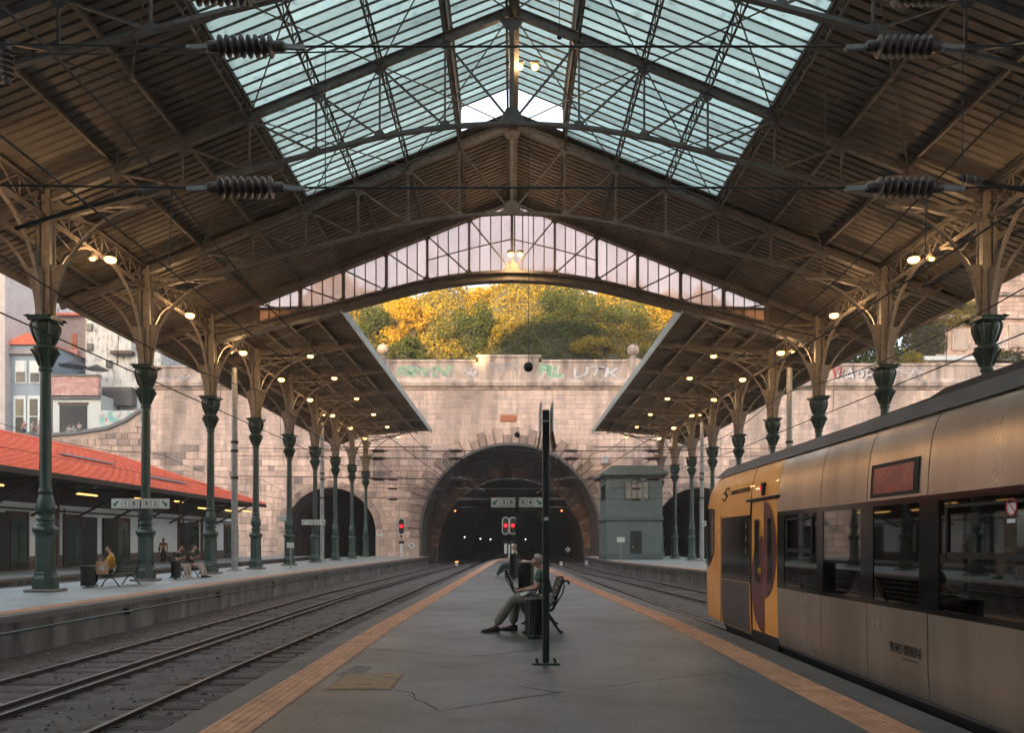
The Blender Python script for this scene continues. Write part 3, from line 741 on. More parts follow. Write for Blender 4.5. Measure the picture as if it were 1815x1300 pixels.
# hilltop houses, only their lower walls show under the gable
m_pale = M('pale_render', (.58,.50,.46), .85, var=.2, sc=.8); m_tile = M('roof_tile_red', (.34,.085,.045), .8, var=.4, sc=3, bump=.4, bsc=12)
def hill_house(px0, px1, py0, py1, D, label, mw):
    a_ = at(px0, py1, D); c_ = at(px1, py0, D); root = empty('hilltop_house', ((a_.x+c_.x)/2, D+4, a_.z-2), label=label, cat='house', group='houses on the hilltop')
    MB().box(a_.x, c_.x, D, D+8, a_.z-3, c_.z).build('wall', mw, root, world=True)
    MB().prism([(a_.x-.4, c_.z), (c_.x+.4, c_.z), ((a_.x+c_.x)/2, c_.z+2.4)], D-.3, D+8.3, 'y').build('roof', m_tile, root, world=True)
    w_ = c_.x-a_.x
    for k in range(3):
        x_ = a_.x + w_*(k+.5)/3; MB().box(x_-.5, x_+.5, D-.05, D+.1, c_.z-2.3, c_.z-.7).build('window', m_black, root, world=True)
hill_house(868, 1000, 516, 540, 112, 'pale pinkish house on the hilltop behind the glazed gable', m_pale)
hill_house(1060, 1100, 528, 545, 110, 'small white house at the top right of the hillside', m_white)
# ------------------------------------------------------------------ train-shed roof
DK = [17.3, 23.8, 30.3, 36.85]                       # roof trusses that carry the high roof
D_COL = [17.3 + 6.52*k for k in range(10)]           # columns
XL, XR = -13.95, 14.2
NX = [0, 2.0, 3.95, 5.85, 7.85, 9.85, 11.85, 13.95]
def zt(x): return 17.38 - .402*abs(x)                 # centre line of the rafters
BC = [(0,13.98),(2,13.88),(3.95,13.58),(5.85,13.1),(7.85,12.58),(9.85,12.1),(11.85,11.56),(13.95,11.05)]
def zb(x): return interp(BC, abs(x))
EAVE = 17.2
def truss_parts(root, gable=False):
    for s in (-1, 1):
        b = MB(); b.ibeam((0,0,zt(0)), (s*EAVE,0,zt(EAVE)), .16, .27, .03)
        for i in range(1, 30):                         # rivet plates along the web
            x = s*i*.58; b.box(x-.04, x+.04, -.024, .024, zt(x)-.10, zt(x)+.10)
        b.build('rafter', m_truss, root)
        b = MB(); fine = [(s*x, interp_s(x)) for x in frange(0, 13.95, .7)]
        b.band(fine, .15, .035, 0); b.band([(x, z+.07) for x, z in fine], .025, .11, 0); b.build('bottom_chord', m_truss, root)
        for i in range(1, 8):
            x = s*NX[i]
            if i < 7: MB().beam((x,0,zb(x)), (x,0,zt(x)), .058, .058).build('post', m_truss, root)
            xi = s*NX[i-1]
            if i < 7: MB().beam((x,0,zt(x)-.1), (xi,0,zb(xi)+.05), .05, .06).build('diagonal', m_truss, root)
            b = MB(); b.prism([(x-.22, zt(x)-.11), (x+.22, zt(x)-.11), (x+.09, zt(x)-.33), (x-.09, zt(x)-.33)], -.02, .02, 'y'); b.build('gusset', m_truss, root); b = MB()
            b.prism([(x-.2, zb(x)+.03), (x+.2, zb(x)+.03), (x+.08, zb(x)+.22), (x-.08, zb(x)+.22)], -.022, .022, 'y'); b.build('gusset', m_truss, root)
    MB().beam((0,0,zb(0)), (0,0,zt(0)), .12, .12).build('king_post', m_truss, root)
    b = MB(); b.prism([(-.38, zt(0)-.24), (.38, zt(0)-.24), (.18, zt(0)-.55), (-.18, zt(0)-.55)], -.03, .03, 'y'); b.build('gusset', m_truss, root); b = MB(); b.prism([(-.45, zb(0)), (.45, zb(0)), (.15, zb(0)+.5), (-.15, zb(0)+.5)], -.03, .03, 'y')
    b.build('gusset', m_truss, root)
def interp_s(x):                                     # smooth version of the bottom chord
    return (interp(BC, x-.6 if x > .6 else 0) + 2*interp(BC, x) + interp(BC, x+.6))/4
t0 = empty('roof_truss', (0, DK[0], 0), label='riveted steel roof truss nearest the camera, cut by the top edge', cat='truss', group='trusses of the high roof')
truss_parts(t0)
for i, d in enumerate(DK[1:]):
    c = copy_tree(t0); c.location.y = d
    c['label'] = ['riveted steel roof truss crossing the skylight, with the upper ridge lamps behind it', 'riveted steel roof truss where the skylight ends and the solid roof starts',
                  'riveted steel roof truss right in front of the glazed gable'][i]

roof = empty('station_roof', (0, 25, 11), label='pitched station roof of ribbed brown sheeting with a long glass skylight', cat='roof')
OFF = .33                                            # sheeting above rafter centre line
RIB = .326
def ribbed(x0, x1, y0, y1, zf, name='roof_sheet', mat=None, parent=None):
    """sheeting ribbed along the slope between two purlins"""
    b = MB(); n = int(round((y1-y0)/RIB)); p = (y1-y0)/n; prof = []
    for i in range(n):
        y = y0+i*p; prof += [(y, 0), (y+p*.68, 0), (y+p*.72, .13), (y+p*.96, .13)]
    prof.append((y1, 0)); V = []
    for y, h in prof: V += [(x0, y, zf(x0)+h), (x1, y, zf(x1)+h)]
    Fs = [(2*i, 2*i+1, 2*i+3, 2*i+2) for i in range(len(prof)-1)]
    b.add(V, Fs); return b.build(name, mat or m_roof, parent or roof, world=True, fixn=False)
zo = lambda x: zt(x) + OFF
strips = list(zip(NX[4:], NX[5:] + [EAVE]))
allstr = list(zip(NX, NX[1:] + [EAVE]))
for s in (-1, 1):
    for y0, y1 in ((10.8, DK[0]), (DK[0], DK[1]), (DK[1], DK[2])):
        for a, c in strips: ribbed(s*a, s*c, y0, y1, zo)
    for a, c in allstr: ribbed(s*a, s*c, DK[2]+.05, DK[3]+.35, lambda x: zo(x)-.12, mat=m_roof)
    for a, c in ((NX[4], 13.95), (13.95, EAVE)): ribbed(s*a, s*c, -22, 10.8, zo)
# outer skin over the sheets so that the roof is a solid thing
b = MB()
for s in (-1, 1):
    for y0, y1, a, c in ((-22, DK[2], NX[4], EAVE), (DK[2], DK[3]+.4, 0, EAVE)):
        b.add([(s*a, y0, zo(a)+.2), (s*c, y0, zo(c)+.2), (s*c, y1, zo(c)+.2), (s*a, y1, zo(a)+.2)], [(0,1,2,3)])
b.build('outer_skin', m_rooftop, roof, world=True, fixn=False)
# eaves board
for s in (-1, 1):
    MB().box(min(s*EAVE, s*(EAVE+.06)), max(s*EAVE, s*(EAVE+.06)), -22, DK[3]+.4, zo(EAVE)-.22, zo(EAVE)+.22).build('eaves_board', m_purlin, roof, world=True)
# purlins: latticed under the glass, solid under the sheeting
def lattice(x, y0, y1, zc, h=.52, name='purlin'):
    b = MB(); b.beam((x,y0,zc+h/2),(x,y1,zc+h/2),.06,.035); b.beam((x,y0,zc-h/2),(x,y1,zc-h/2),.06,.035)
    n = int((y1-y0)/.75); p = (y1-y0)/n
    for i in range(n):
        ya, yb = y0+i*p, y0+(i+1)*p
        b.beam((x,ya,zc-h/2),(x,(ya+yb)/2,zc+h/2),.03,.03); b.beam((x,(ya+yb)/2,zc+h/2),(x,yb,zc-h/2),.03,.03)
    return b.build(name, m_purlin, roof, world=True)
for s in (-1, 1):
    for xi, x in enumerate(NX):
        if xi == 0 and s > 0: continue
        for y0, y1 in ((10.8, DK[0]), (DK[0], DK[1]), (DK[1], DK[2]), (DK[2], DK[3])):
            if xi <= 4 and y1 <= DK[2]: lattice(s*x, y0, y1, zt(x)+.12)
            else: MB().ibeam((s*x,y0,zt(x)+.2),(s*x,y1,zt(x)+.2),.10,.18,.022).build('purlin', m_purlin, roof, world=True)
    for xm in (15.6,):
        MB().ibeam((s*xm,10.8,zt(xm)+.16),(s*xm,DK[3],zt(xm)+.16),.12,.2,.025).build('purlin', m_purlin, roof, world=True)
# ridge beam with its cable tray
b = MB(); b.beam((-.16,10.8,zt(0)+.25),(-.16,DK[3],zt(0)+.25),.08,.35); b.beam((.16,10.8,zt(0)+.25),(.16,DK[3],zt(0)+.25),.08,.35); b.box(-.10,.22,10.8,DK[3],zt(0)-.20,zt(0)-.16)
b.build('ridge_beam', m_purlin, roof, world=True)
# wind bracing rods in the roof plane
for s in (-1, 1):
    for y0, y1 in ((DK[0], DK[1]), (DK[1], DK[2]), (DK[2], DK[3])):
        for i0, i1 in ((0, 2), (2, 4), (4, 6)):
            for f in (0, 1):
                xa, xb = (NX[i0], NX[i1]) if f else (NX[i1], NX[i0])
                MB().tube([(s*xa,y0,zt(xa)-.05),(s*xb,y1,zt(xb)-.05)], .022, 5).build('bracing_rod', m_purlin, roof, world=True)
# skylight glazing: raised strip along the ridge, plain strips beside it; every pane its own piece
zg = lambda x: zt(x) + .42
zl = lambda x: zt(x) + 1.48
GP = .4062
pm = {}
def pane(x0, x1, y0, zf, i):
    key = (x0, x1)
    if key not in pm:
        b = MB(); dx = x1-x0; dz = zf(x1)-zf(x0); g_ = .012
        b.add([(0,g_,0),(dx,g_,dz),(dx,GP-g_,dz),(0,GP-g_,0),(0,g_,.012),(dx,g_,dz+.012),(dx,GP-g_,dz+.012),(0,GP-g_,.012)], [(0,1,2,3),(4,5,6,7),(0,1,5,4),(1,2,6,5),(2,3,7,6),(3,0,4,7)])
        o = b.build('glass_pane', m_glassroof, fixn=False); pm[key] = o.data; bpy.data.objects.remove(o)
    o = link('glass_pane', pm[key], roof); o.location = Vector((x0, y0, zf(x0)+random.uniform(-.008,.008))) - roof.location
rest = MB(); NG = int(round((DK[2]-DK[0])/GP))
LW = 1.95
gs = [(0, LW, zl), (LW, NX[2], zg), (NX[2], NX[3], zg), (NX[3], NX[4], zg)]
for s in (-1, 1):
    for a, c, zf in gs:
        for i in range(NG): pane(s*a, s*c, DK[0]+i*GP, zf, i)
        for i in range(96):
            y0 = DK[0]-(i+1)*GP
            if y0 < -20: break
            rest.add([(s*a,y0+.012,zf(a)),(s*c,y0+.012,zf(c)),(s*c,y0+GP-.012,zf(c)),(s*a,y0+GP-.012,zf(a))], [(0,1,2,3)])
tag(rest.build('glass_panes', m_glassroof, roof, world=True, fixn=False), kind='stuff')
# glazing bars
bar_me = {}
for s in (-1, 1):
    for i in range(-90, NG+1):
        y = DK[0]+i*GP
        if i < 0 and i % 2: continue
        if y < -20: continue
        kb = s
        if kb not in bar_me:
            b = MB()
            for a, c, zf in gs: b.beam((s*a,0,zf(a)-.02),(s*c,0,zf(c)-.02),.034,.055)
            b.beam((s*LW,0,zg(LW)),(s*LW,0,zl(LW)),.04,.04)
            o = b.build('glazing_bar', m_purlin); bar_me[kb] = o.data; bpy.data.objects.remove(o)
        o = link('glazing_bar', bar_me[kb], roof); o.location = Vector((0, y, 0)) - roof.location
    for x, zf in ((NX[4]-.02, zg), (LW, zg), (LW, zl)):
        MB().beam((s*x,-20,zf(x)-.05),(s*x,DK[2]+.02,zf(x)-.05),.09,.14).build('glazing_curb', m_purlin, roof, world=True)
    MB().box(min(s*NX[4], s*(NX[4]+.05)), max(s*NX[4], s*(NX[4]+.05)), -20, DK[2], zo(NX[4])-.1, zg(NX[4])+.05).build('skylight_upstand', m_purlin, roof, world=True)

# glazed gable closing the high roof
gab = empty('glazed_gable', (0, DK[3]+.35, 12), label='arched glazed gable screen of white panes in dark steel mullions', cat='gable')
YG = DK[3]+.35
b = MB()
for s in (-1, 1):
    fine = [(s*x, interp_s(x)-.12) for x in frange(0, 14.1, .7)]
    b.band(fine, .36, .30, YG); b.band([(x, z-.16) for x, z in fine], .5, .05, YG)
    b.beam((0,YG,zt(0)+.02),(s*14.1,YG,zt(14.1)+.02),.16,.2)
b.build('gable_frame', m_truss, gab, world=True)
for s in (-1, 1):
    for i in range(0, 7):
        if s < 0 and i == 0: continue
        x = s*NX[i]; MB().beam((x,YG,zb(x)),(x,YG,zt(x)),.10,.12).build('mullion', m_truss, gab, world=True)
    for i in range(0, 6):
        n = 4; x0, x1 = NX[i], NX[i+1]
        def rows(x):
            lo, hi = interp_s(x)+.02, zt(x)-.08; return lo, hi
        for j in range(n):
            a = x0+(x1-x0)*j/n; c = x0+(x1-x0)*(j+1)/n
            la, ha = rows(a); lc, hc = rows(c)
            if min(ha-la, hc-lc) < .12: continue
            if j: MB().beam((s*a,YG,la),(s*a,YG,ha),.045,.05).build('glazing_bar', m_truss, gab, world=True)
            nr = max(1, int(round((ha-la)/1.45)))
            for r in range(nr):
                q = [(s*(a+.02), la+(ha-la)*r/nr+.02), (s*(c-.02), lc+(hc-lc)*r/nr+.02), (s*(c-.02), lc+(hc-lc)*(r+1)/nr-.02), (s*(a+.02), la+(ha-la)*(r+1)/nr-.02)]
                MB().prism(q, YG+.0, YG+.012, 'y').build('glass_pane', m_glassgable, gab, world=True)
                if r:
                    MB().beam((s*a,YG-.01,la+(ha-la)*r/nr),(s*c,YG-.01,lc+(hc-lc)*r/nr),.04,.045).build('transom', m_truss, gab, world=True)
    # dark infill beyond the last panes
    MB().prism([(s*11.85, interp_s(11.85)), (s*14.1, interp_s(13.95)), (s*14.1, zt(14.1)), (s*11.85, zt(11.85))], YG-.01, YG+.05, 'y').build('infill_plate', m_purlin, gab, world=True)

# lower canopies over the side platforms beyond the gable
for s, xc, side in ((-1, XL, 'left'), (1, XR, 'right')):
    XI, XO = s*7.98, s*EAVE
    cp = empty('platform_canopy', (xc, 55, 11.5), label=f'long dark platform canopy with a pale gutter, {side} of the open sky gap', cat='canopy', group='canopies over the side platforms')
    zc = lambda x: 12.42 - (abs(x)-7.98)*.035 if abs(x) < 13.95 else 12.21 - (abs(x)-13.95)*.385
    cuts = [7.98, 10.9, 13.95, EAVE]
    yy = [DK[3]+.4] + D_COL[4:] + [78.6]
    for y0, y1 in zip(yy, yy[1:]):
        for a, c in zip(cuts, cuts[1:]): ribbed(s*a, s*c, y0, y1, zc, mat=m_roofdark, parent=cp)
        for x in (9.4, 10.9, 12.4, 15.6):
            MB().ibeam((s*x,y0,zc(x)-.12),(s*x,y1,zc(x)-.12),.10,.20,.02).build('purlin', m_truss, cp, world=True)
        MB().tube([(s*8.2,y0,zc(9)-.2),(s*13.9,y1,zc(13.9)-.2)], .03, 5).build('bracing_rod', m_truss, cp, world=True)
        MB().tube([(s*13.9,y0,zc(13.9)-.2),(s*8.2,y1,zc(9)-.2)], .03, 5).build('bracing_rod', m_truss, cp, world=True)
    for y in D_COL[4:]:
        b = MB(); b.beam((xc,y,11.75),(XI,y,zc(8)-.18),.14,.2); b.beam((xc,y,11.0),(s*9.2,y,zc(9.2)-.3),.07,.09)
        for k, xx_ in enumerate((12.4, 10.9)): b.beam((s*xx_,y,zc(xx_)-.3),(s*(xx_+1.0),y,11.05+(13.9-xx_-1.0)*.2),.05,.06)
        b.beam((xc,y,11.85),(XO,y,zc(EAVE)-.15),.12,.18); b.build('canopy_rafter', m_truss, cp, world=True)
    b = MB(); b.add([(XI,yy[0],zc(8)+.19),(s*13.95,yy[0],zc(13.9)+.19),(XO,yy[0],zc(EAVE)+.19),(XI,yy[-1],zc(8)+.19),(s*13.95,yy[-1],zc(13.9)+.19),(XO,yy[-1],zc(EAVE)+.19)], [(0,1,4,3),(1,2,5,4)])
    b.build('outer_skin', m_rooftop, cp, world=True, fixn=False)
    b = MB(); b.prism([(XI, 12.20), (XI-s*.05, 12.20), (XI-s*.14, 12.52), (XI+s*.02, 12.56)], yy[0]-.2, yy[-1], 'y'); b.build('gutter', m_fascia, cp, world=True)
    MB().box(min(XO, XO+s*.06), max(XO, XO+s*.06), yy[0], yy[-1], zc(EAVE)-.14, zc(EAVE)+.2).build('eaves_board', m_purlin, cp, world=True)
    MB().box(min(XI, XO), max(XI, XO), yy[-1], yy[-1]+.06, 10.8, 10.9).build('end_tie', m_purlin, cp, world=True)

# ------------------------------------------------------------------ cast-iron columns
def column_proto():
    root = empty('iron_column', (0,0,0))
    MB().bbox(-.60,.60,-.60,.60,0,.09,.03).build('stone_footing', M('footing_stone', (.20,.18,.165), .85, var=.3, bump=.3), root)
    b = MB()
    b.lathe([(.50,.09),(.50,.40),(.47,.46),(.42,.50),(.42,.56),(.385,.60),(.375,1.62),(.39,1.70),(.47,1.78),(.50,1.86),(.47,1.92),(.36,1.97)], 8, rot=R(22.5))
    for q in range(4):                                # raised panels on the pedestal faces
        a = q*math.pi/2; u = Vector((math.cos(a), math.sin(a), 0)); w = Vector((-u.y, u.x, 0)); r = .385*math.cos(R(22.5))
        c = u*(r-.012); V = []
        for k in (0, .022):
            for t, z_ in ((-.11,.72),(.11,.72),(.11,1.5),(-.11,1.5)): V.append(c+u*k+w*t+Vector((0,0,z_)))
        b.add(V, [(4,5,6,7),(0,1,5,4),(1,2,6,5),(2,3,7,6),(3,0,4,7)])
    b.build('pedestal', m_green, root)
    b = MB(); b.lathe([(.34,1.95),(.34,2.02),(.28,2.06),(.28,2.10),(.34,2.14),(.34,2.20),(.27,2.24),(.27,2.30),(.34,2.38),(.37,2.52),(.35,2.66),(.29,2.80),(.25,2.90),(.27,2.95),(.28,3.0),(.25,3.05),(.235,3.1)], 20)
    b.build('shaft_base', m_green, root, smooth=True)
    b = MB(); b.lathe([(.235,3.08),(.205,6.62)], 20)
    b.build('shaft', m_green, root, smooth=True)
    b = MB(); b.lathe([(.23,6.58),(.26,6.62),(.26,6.67),(.22,6.70),(.24,6.85),(.29,7.0),(.36,7.16),(.46,7.26),(.47,7.32),(.36,7.36),(.31,7.42),(.33,7.55),(.40,7.72),(.47,7.88),(.46,7.98),(.38,8.03),(.40,8.06)], 16)
    b.bbox(-.50,.50,-.50,.50,8.06,8.16,.03); b.bbox(-.45,.45,-.45,.45,8.16,8.22,.02)
    capital = b.build('capital', m_green, root, smooth=35)
    for q in range(8):                                # acanthus ribs and corner leaves
        a = q*math.pi/4; u = Vector((math.cos(a), math.sin(a), 0))
        b = MB(); z_ = Vector((0,0,1))
        b.tube([u*.30+z_*7.40, u*.38+z_*7.50, u*.46+z_*7.66, u*.54+z_*7.84, u*.55+z_*7.96, u*.47+z_*8.04], [.03,.055,.06,.06,.055,.04], 6)
        b.tube([u*.24+z_*6.74, u*.30+z_*6.9, u*.40+z_*7.08, u*.52+z_*7.2, u*.56+z_*7.17], [.03,.06,.06,.045,.02], 6)
        b.build('acanthus_leaf', m_green, capital, smooth=True)
    for a in (45, 135, 225, 315):
        u = Vector((math.cos(R(a)), math.sin(R(a)), 0)); b = MB()
        b.add([u*.48+Vector((0,0,8.10)), u*.66+Vector((-u.y*.12,u.x*.12,8.22)), u*.86+Vector((0,0,8.16)), u*.66+Vector((u.y*.12,-u.x*.12,8.22)), u*.66+Vector((0,0,8.12))],
              [(0,1,4),(1,2,4),(2,3,4),(3,0,4),(0,3,2,1)]); b.build('corner_leaf', m_green, capital)
    b = MB()                                          # riveted box pillar above the capital
    for sx in (-1, 1):
        b.box(sx*.25-.015, sx*.25+.015, -.20, .20, 8.2, 12.0)
        for sy in (-1, 1):
            b.box(min(sx*.13, sx*.30), max(sx*.13, sx*.30), sy*.215-.015, sy*.215+.015, 8.2, 12.0)
    b.box(-.10,.10,-.14,.14, 8.2, 12.0)
    pillar = b.build('riveted_pillar', m_taupe, root)
    b = MB()
    for i in range(30):
        for sx in (-1, 1):
            for sy in (-1, 1): b.box(sx*.215-.014, sx*.215+.014, sy*.235-.008, sy*.235+.008, 8.35+i*.12, 8.378+i*.12)
    b.build('rivets', m_taupe, pillar)
    for ch in root.children:
        ch.scale = (.72, .72, 1.0)
    def bracket(dx, dy, reach, top):
        b = MB(); n = 12; P = []
        for i in range(n+1):
            t = i/n; ang = R(90)*t*.92
            P.append((.235 + (reach-.235)*(1-math.cos(ang))/(1-math.cos(R(82.8))), 8.22 + (top-8.22)*math.sin(ang)/math.sin(R(82.8))))
        def pt(r, z_): return Vector((dx*r, dy*r, z_))
        side = Vector((-dy, dx, 0))
        V = []; Fs = []
        for i, (r, z_) in enumerate(P):
            j0, j1 = max(i-1,0), min(i+1,n); tr = Vector((P[j1][0]-P[j0][0], P[j1][1]-P[j0][1])).normalized(); nr = Vector((-tr.y, tr.x))
            for o_, w_ in ((-.038,.05),(-.038,-.05),(.038,-.05),(.038,.05)):
                V.append(pt(r+nr.x*o_, z_+nr.y*o_) + side*w_)
        for i in range(n):
            for k in range(4): Fs.append((4*i+k, 4*i+4+k, 4*i+4+(k+1)%4, 4*i+(k+1)%4))
        Fs += [(0,1,2,3), tuple(4*n+k for k in (3,2,1,0))]
        b.add(V, Fs)
        V = []; Fs = []                               # solid web low down between arch rib and pillar
        for i in range(5):
            r, z_ = P[i]
            for w_ in (.05,-.05): V += [pt(.17, z_)+side*w_, pt(r, z_)+side*w_]
        for i in range(4):
            Fs += [(4*i,4*i+1,4*i+5,4*i+4),(4*i+2,4*i+3,4*i+7,4*i+6)]
        Fs.append((16,17,19,18)); b.add(V, Fs)
        r8, z8 = P[8]; b.beam(pt(.2, z8+.35), pt(r8, z8), .04, .04)
        r10, z10 = P[10]; b.beam(pt(.2, 11.6), pt(r10, z10), .04, .04)
        b.beam(pt(.2, top-.05), pt(reach, top), .06, .07)
        b.build('bracket', m_taupe, root)
    bracket(1, 0, 3.0, 11.55); bracket(-1, 0, 2.9, 11.35); bracket(0, -1, 2.6, 11.2); bracket(0, 1, 2.6, 11.2)
    return root
proto = column_proto(); first = True
for s, xc, side in ((-1, XL, 'left'), (1, XR, 'right')):
    for k, d in enumerate(D_COL):
        o = proto if first else copy_tree(proto); first = False
        o.location = (xc, d, 0); o.rotation_euler = (0, 0, 0 if s < 0 else math.pi)
        nm = 'nearest of all, its foot out of frame,' if k == 0 else f'{ORD[k]} one back from the camera'
        tag(o, f'tall green cast-iron column with ornate capital on the {side} platform, {nm}'.rstrip(','), 'column', 'columns along the platforms')
    # lattice girder along the column row
    for k in range(len(D_COL)-1):
        y0, y1 = D_COL[k]+.25, D_COL[k+1]-.25
        b = MB(); b.beam((xc,y0,11.95),(xc,y1,11.95),.16,.07); b.beam((xc,y0,11.2),(xc,y1,11.2),.16,.07)
        n = 6; p = (y1-y0)/n
        for i in range(n):
            b.beam((xc,y0+i*p,11.2),(xc,y0+(i+1)*p,11.95),.03,.035); b.beam((xc,y0+i*p,11.95),(xc,y0+(i+1)*p,11.2),.03,.035); b.beam((xc,y0+i*p,11.2),(xc,y0+i*p,11.95),.03,.03)
        o = b.build('lattice_girder', m_taupe if k < 4 else m_truss)
        tag(o, f'lattice girder over the {side} column row, {ORD[k]} span from the camera', 'girder', 'girders over the column rows')

# ------------------------------------------------------------------ lamps
def lamp(name, x, y, z_, ztop, label, group, power=55, r=.13, dx=0.0):
    root = empty(name, (x, y, z_), label=label, cat='lamp', group=group)
    MB().tube([(0,0,.16),(0,0,max(.3, ztop-z_))], .018, 6).build('rod', m_truss, root)
    b = MB(); b.lathe([(.02,.24),(.09,.22),(.15,.12),(.17,.03),(.165,.02),(.14,.10),(.02,.18)], 14); b.build('shade', m_truss, root, smooth=True)
    MB().lathe([(max(.004, r*math.cos(R(t))), r*.62*math.sin(R(t))) for t in range(-90, 91, 20)], 12).build('bulb', m_bulb, root, smooth=True)
    if power:
        ld = bpy.data.lights.new('lamp_light', 'POINT'); ld.energy = power; ld.color = (1.0,.58,.25); ld.shadow_soft_size = .14
        lo = bpy.data.objects.new('lamp_light', ld); COL.objects.link(lo); lo.parent = root; lo.location = (0,0,-.20)
    return root
LP = 58
for s, side in ((-1, 'left'), (1, 'right')):
    for k in range(9):
        y = D_COL[k] + 2.55; x = s*13.3
        lamp('column_lamp', x, y, 10.85, 11.3, f'warm hanging lamp by the {side} column row, {ORD[k]} from the camera', 'lamps along the column rows', LP if k < 4 else LP*.4, .19 if k < 6 else .19)
        if k in (0, 1, 3, 6): lamp('column_lamp', s*13.95, y+.1, 10.9, 11.2, f'small second lamp outside the {side} column row near its {ORD[k]} lamp', 'small lamps along the column rows', 0, .09)
    for k, y in enumerate((40.1, 45.5, 52.0, 58.4, 64.8, 71.0)):
        lamp('canopy_lamp', s*10.15, y, 10.85, 12.3, f'warm lamp hanging under the inner {side} canopy, {ORD[k]} from the gable', 'lamps under the canopies', LP*.22, .16)
# ridge lamps in pairs
def ridge(y, z_, dxs, where):
    root = empty('ridge_lamp', (0, y, z_), label=f'pair of bright floodlights hung {where}', cat='lamp', group='ridge floodlights')
    MB().beam((.12,0,.05),(.12,0,zt(0)-z_-.1),.06,.06).build('hanger', m_truss, root)
    for dx in dxs:
        b = MB().bbox(dx-.15, dx+.15, -.10, .10, .09, .20, .03); b.build('housing', m_truss, root)
        MB().lathe([(.004,-.10),(.09,-.07),(.13,0),(.09,.07),(.004,.10)], 10, (dx,-.02,.0)).build('bulb', m_bulb, root, smooth=True)
        ld = bpy.data.lights.new('lamp_light', 'POINT'); ld.energy = 22; ld.color = (1.0,.60,.27); ld.shadow_soft_size = .15
        lo = bpy.data.objects.new('lamp_light', ld); COL.objects.link(lo); lo.parent = root; lo.location = (dx,-.1,-.25)
ridge(26.4, Z(119, 26.4), (.24, .76), 'under the ridge of the skylight')
ridge(36.2, Z(452, 36.2), (-.07, .37), 'in front of the glazed gable')
# ------------------------------------------------------------------ commuter train on the right
m_steelbody = M('brushed_train_panel', (.47,.385,.315), .30, met=.78, c2=(.30,.24,.195), sc=.9, bump=.45, bsc=1.3, stretch=(1,1.6,.35), rv=.08)
m_yellow = M('train_yellow', (.92,.37,.062), .32, var=.16, sc=1.6, coat=.3, bump=.03, bsc=2)
m_maroon = M('train_maroon', (.12,.018,.028), .35, var=.1, coat=.3)
m_tgrey = M('train_grey_panel', (.095,.088,.085), .45, met=.3, var=.15)
m_troof = M('train_roof_dark', (.022,.021,.022), .6, var=.35, sc=3)
m_tfair = M('train_fairing_grey', (.075,.070,.068), .5, var=.3, sc=2)
m_rubber = M('rubber_black', (.008,.008,.008), .7, var=.2)
m_glasst = SeeThrough('train_glass', (.06,.063,.06), (.36,.37,.37), .42, 'fresnel', rough=.025)
m_blackband = M('train_black_band', (.006,.007,.008), .12, var=.1, rv=.04)
m_display = M('display_red', (.34,.05,.045), .3, var=.55, sc=6)
m_seat = M('seat_fabric', (.22,.05,.035), .8, var=.3)
m_pole = M('grab_pole_yellow', (.65,.33,.05), .4)
m_inner = M('interior_panel', (.30,.28,.26), .6)
CT = 5.2
train = empty('commuter_train', (CT, -1, -.7), label='grey and yellow commuter train standing at the island platform', cat='train')
HW = [(-.45,1.30),(.05,1.435),(.3,1.455),(.85,1.46),(1.92,1.458),(2.12,1.45),(2.3,1.436),(2.45,1.412),(2.56,1.38),(2.63,1.35),(2.68,1.32),(2.70,1.30)]
hw = lambda z_: interp(HW, z_)
ZS_UP = [1.92,2.02,2.12,2.21,2.3,2.38,2.45,2.52,2.56,2.60,2.63,2.66,2.68,2.70]
def tpanel(name, y0, y1, zs, mat, proud=0.0, parent=train, th=.03, ny=1, g_=.008, smooth=True):
    b = MB(); V = []; yy = frange(y0+g_, y1-g_, (y1-y0)/ny); n = len(zs)
    for y in yy:
        for z_ in zs: V.append((CT-hw(z_)-proud, y, z_))
    k = len(V); V += [(x+th, y, z_) for x, y, z_ in V]; Fs = []
    m_ = len(yy)
    for j in range(m_-1):
        for q in range(n-1): Fs.append((j*n+q, j*n+q+1, (j+1)*n+q+1, (j+1)*n+q))
    for q in range(n-1):
        Fs.append((q, q+1, k+q+1, k+q)); o = (m_-1)*n; Fs.append((o+q, o+q+1, k+o+q+1, k+o+q))
    for j in range(m_-1):
        Fs.append((j*n, (j+1)*n, k+(j+1)*n, k+j*n)); Fs.append((j*n+n-1, (j+1)*n+n-1, k+(j+1)*n+n-1, k+j*n+n-1))
    b.add(V, Fs); return b.build(name, mat, parent, smooth=30 if smooth else False, world=True)
SEG = [11.23, 9.66, 8.40, 7.17, 5.80, 4.5, 3.2, 1.9, .6, -.7, -2.0, -3.3, -4.6, -5.9, -7.2, -8.5, -9.8]
ZL = [.06,.12,.3,.55,.85]
for a, c in zip(SEG[1:], SEG):
    tpanel('lower_panel', a, c, ZL, m_steelbody, .0)
    tpanel('upper_panel', a, c, ZS_UP, m_steelbody, .0)
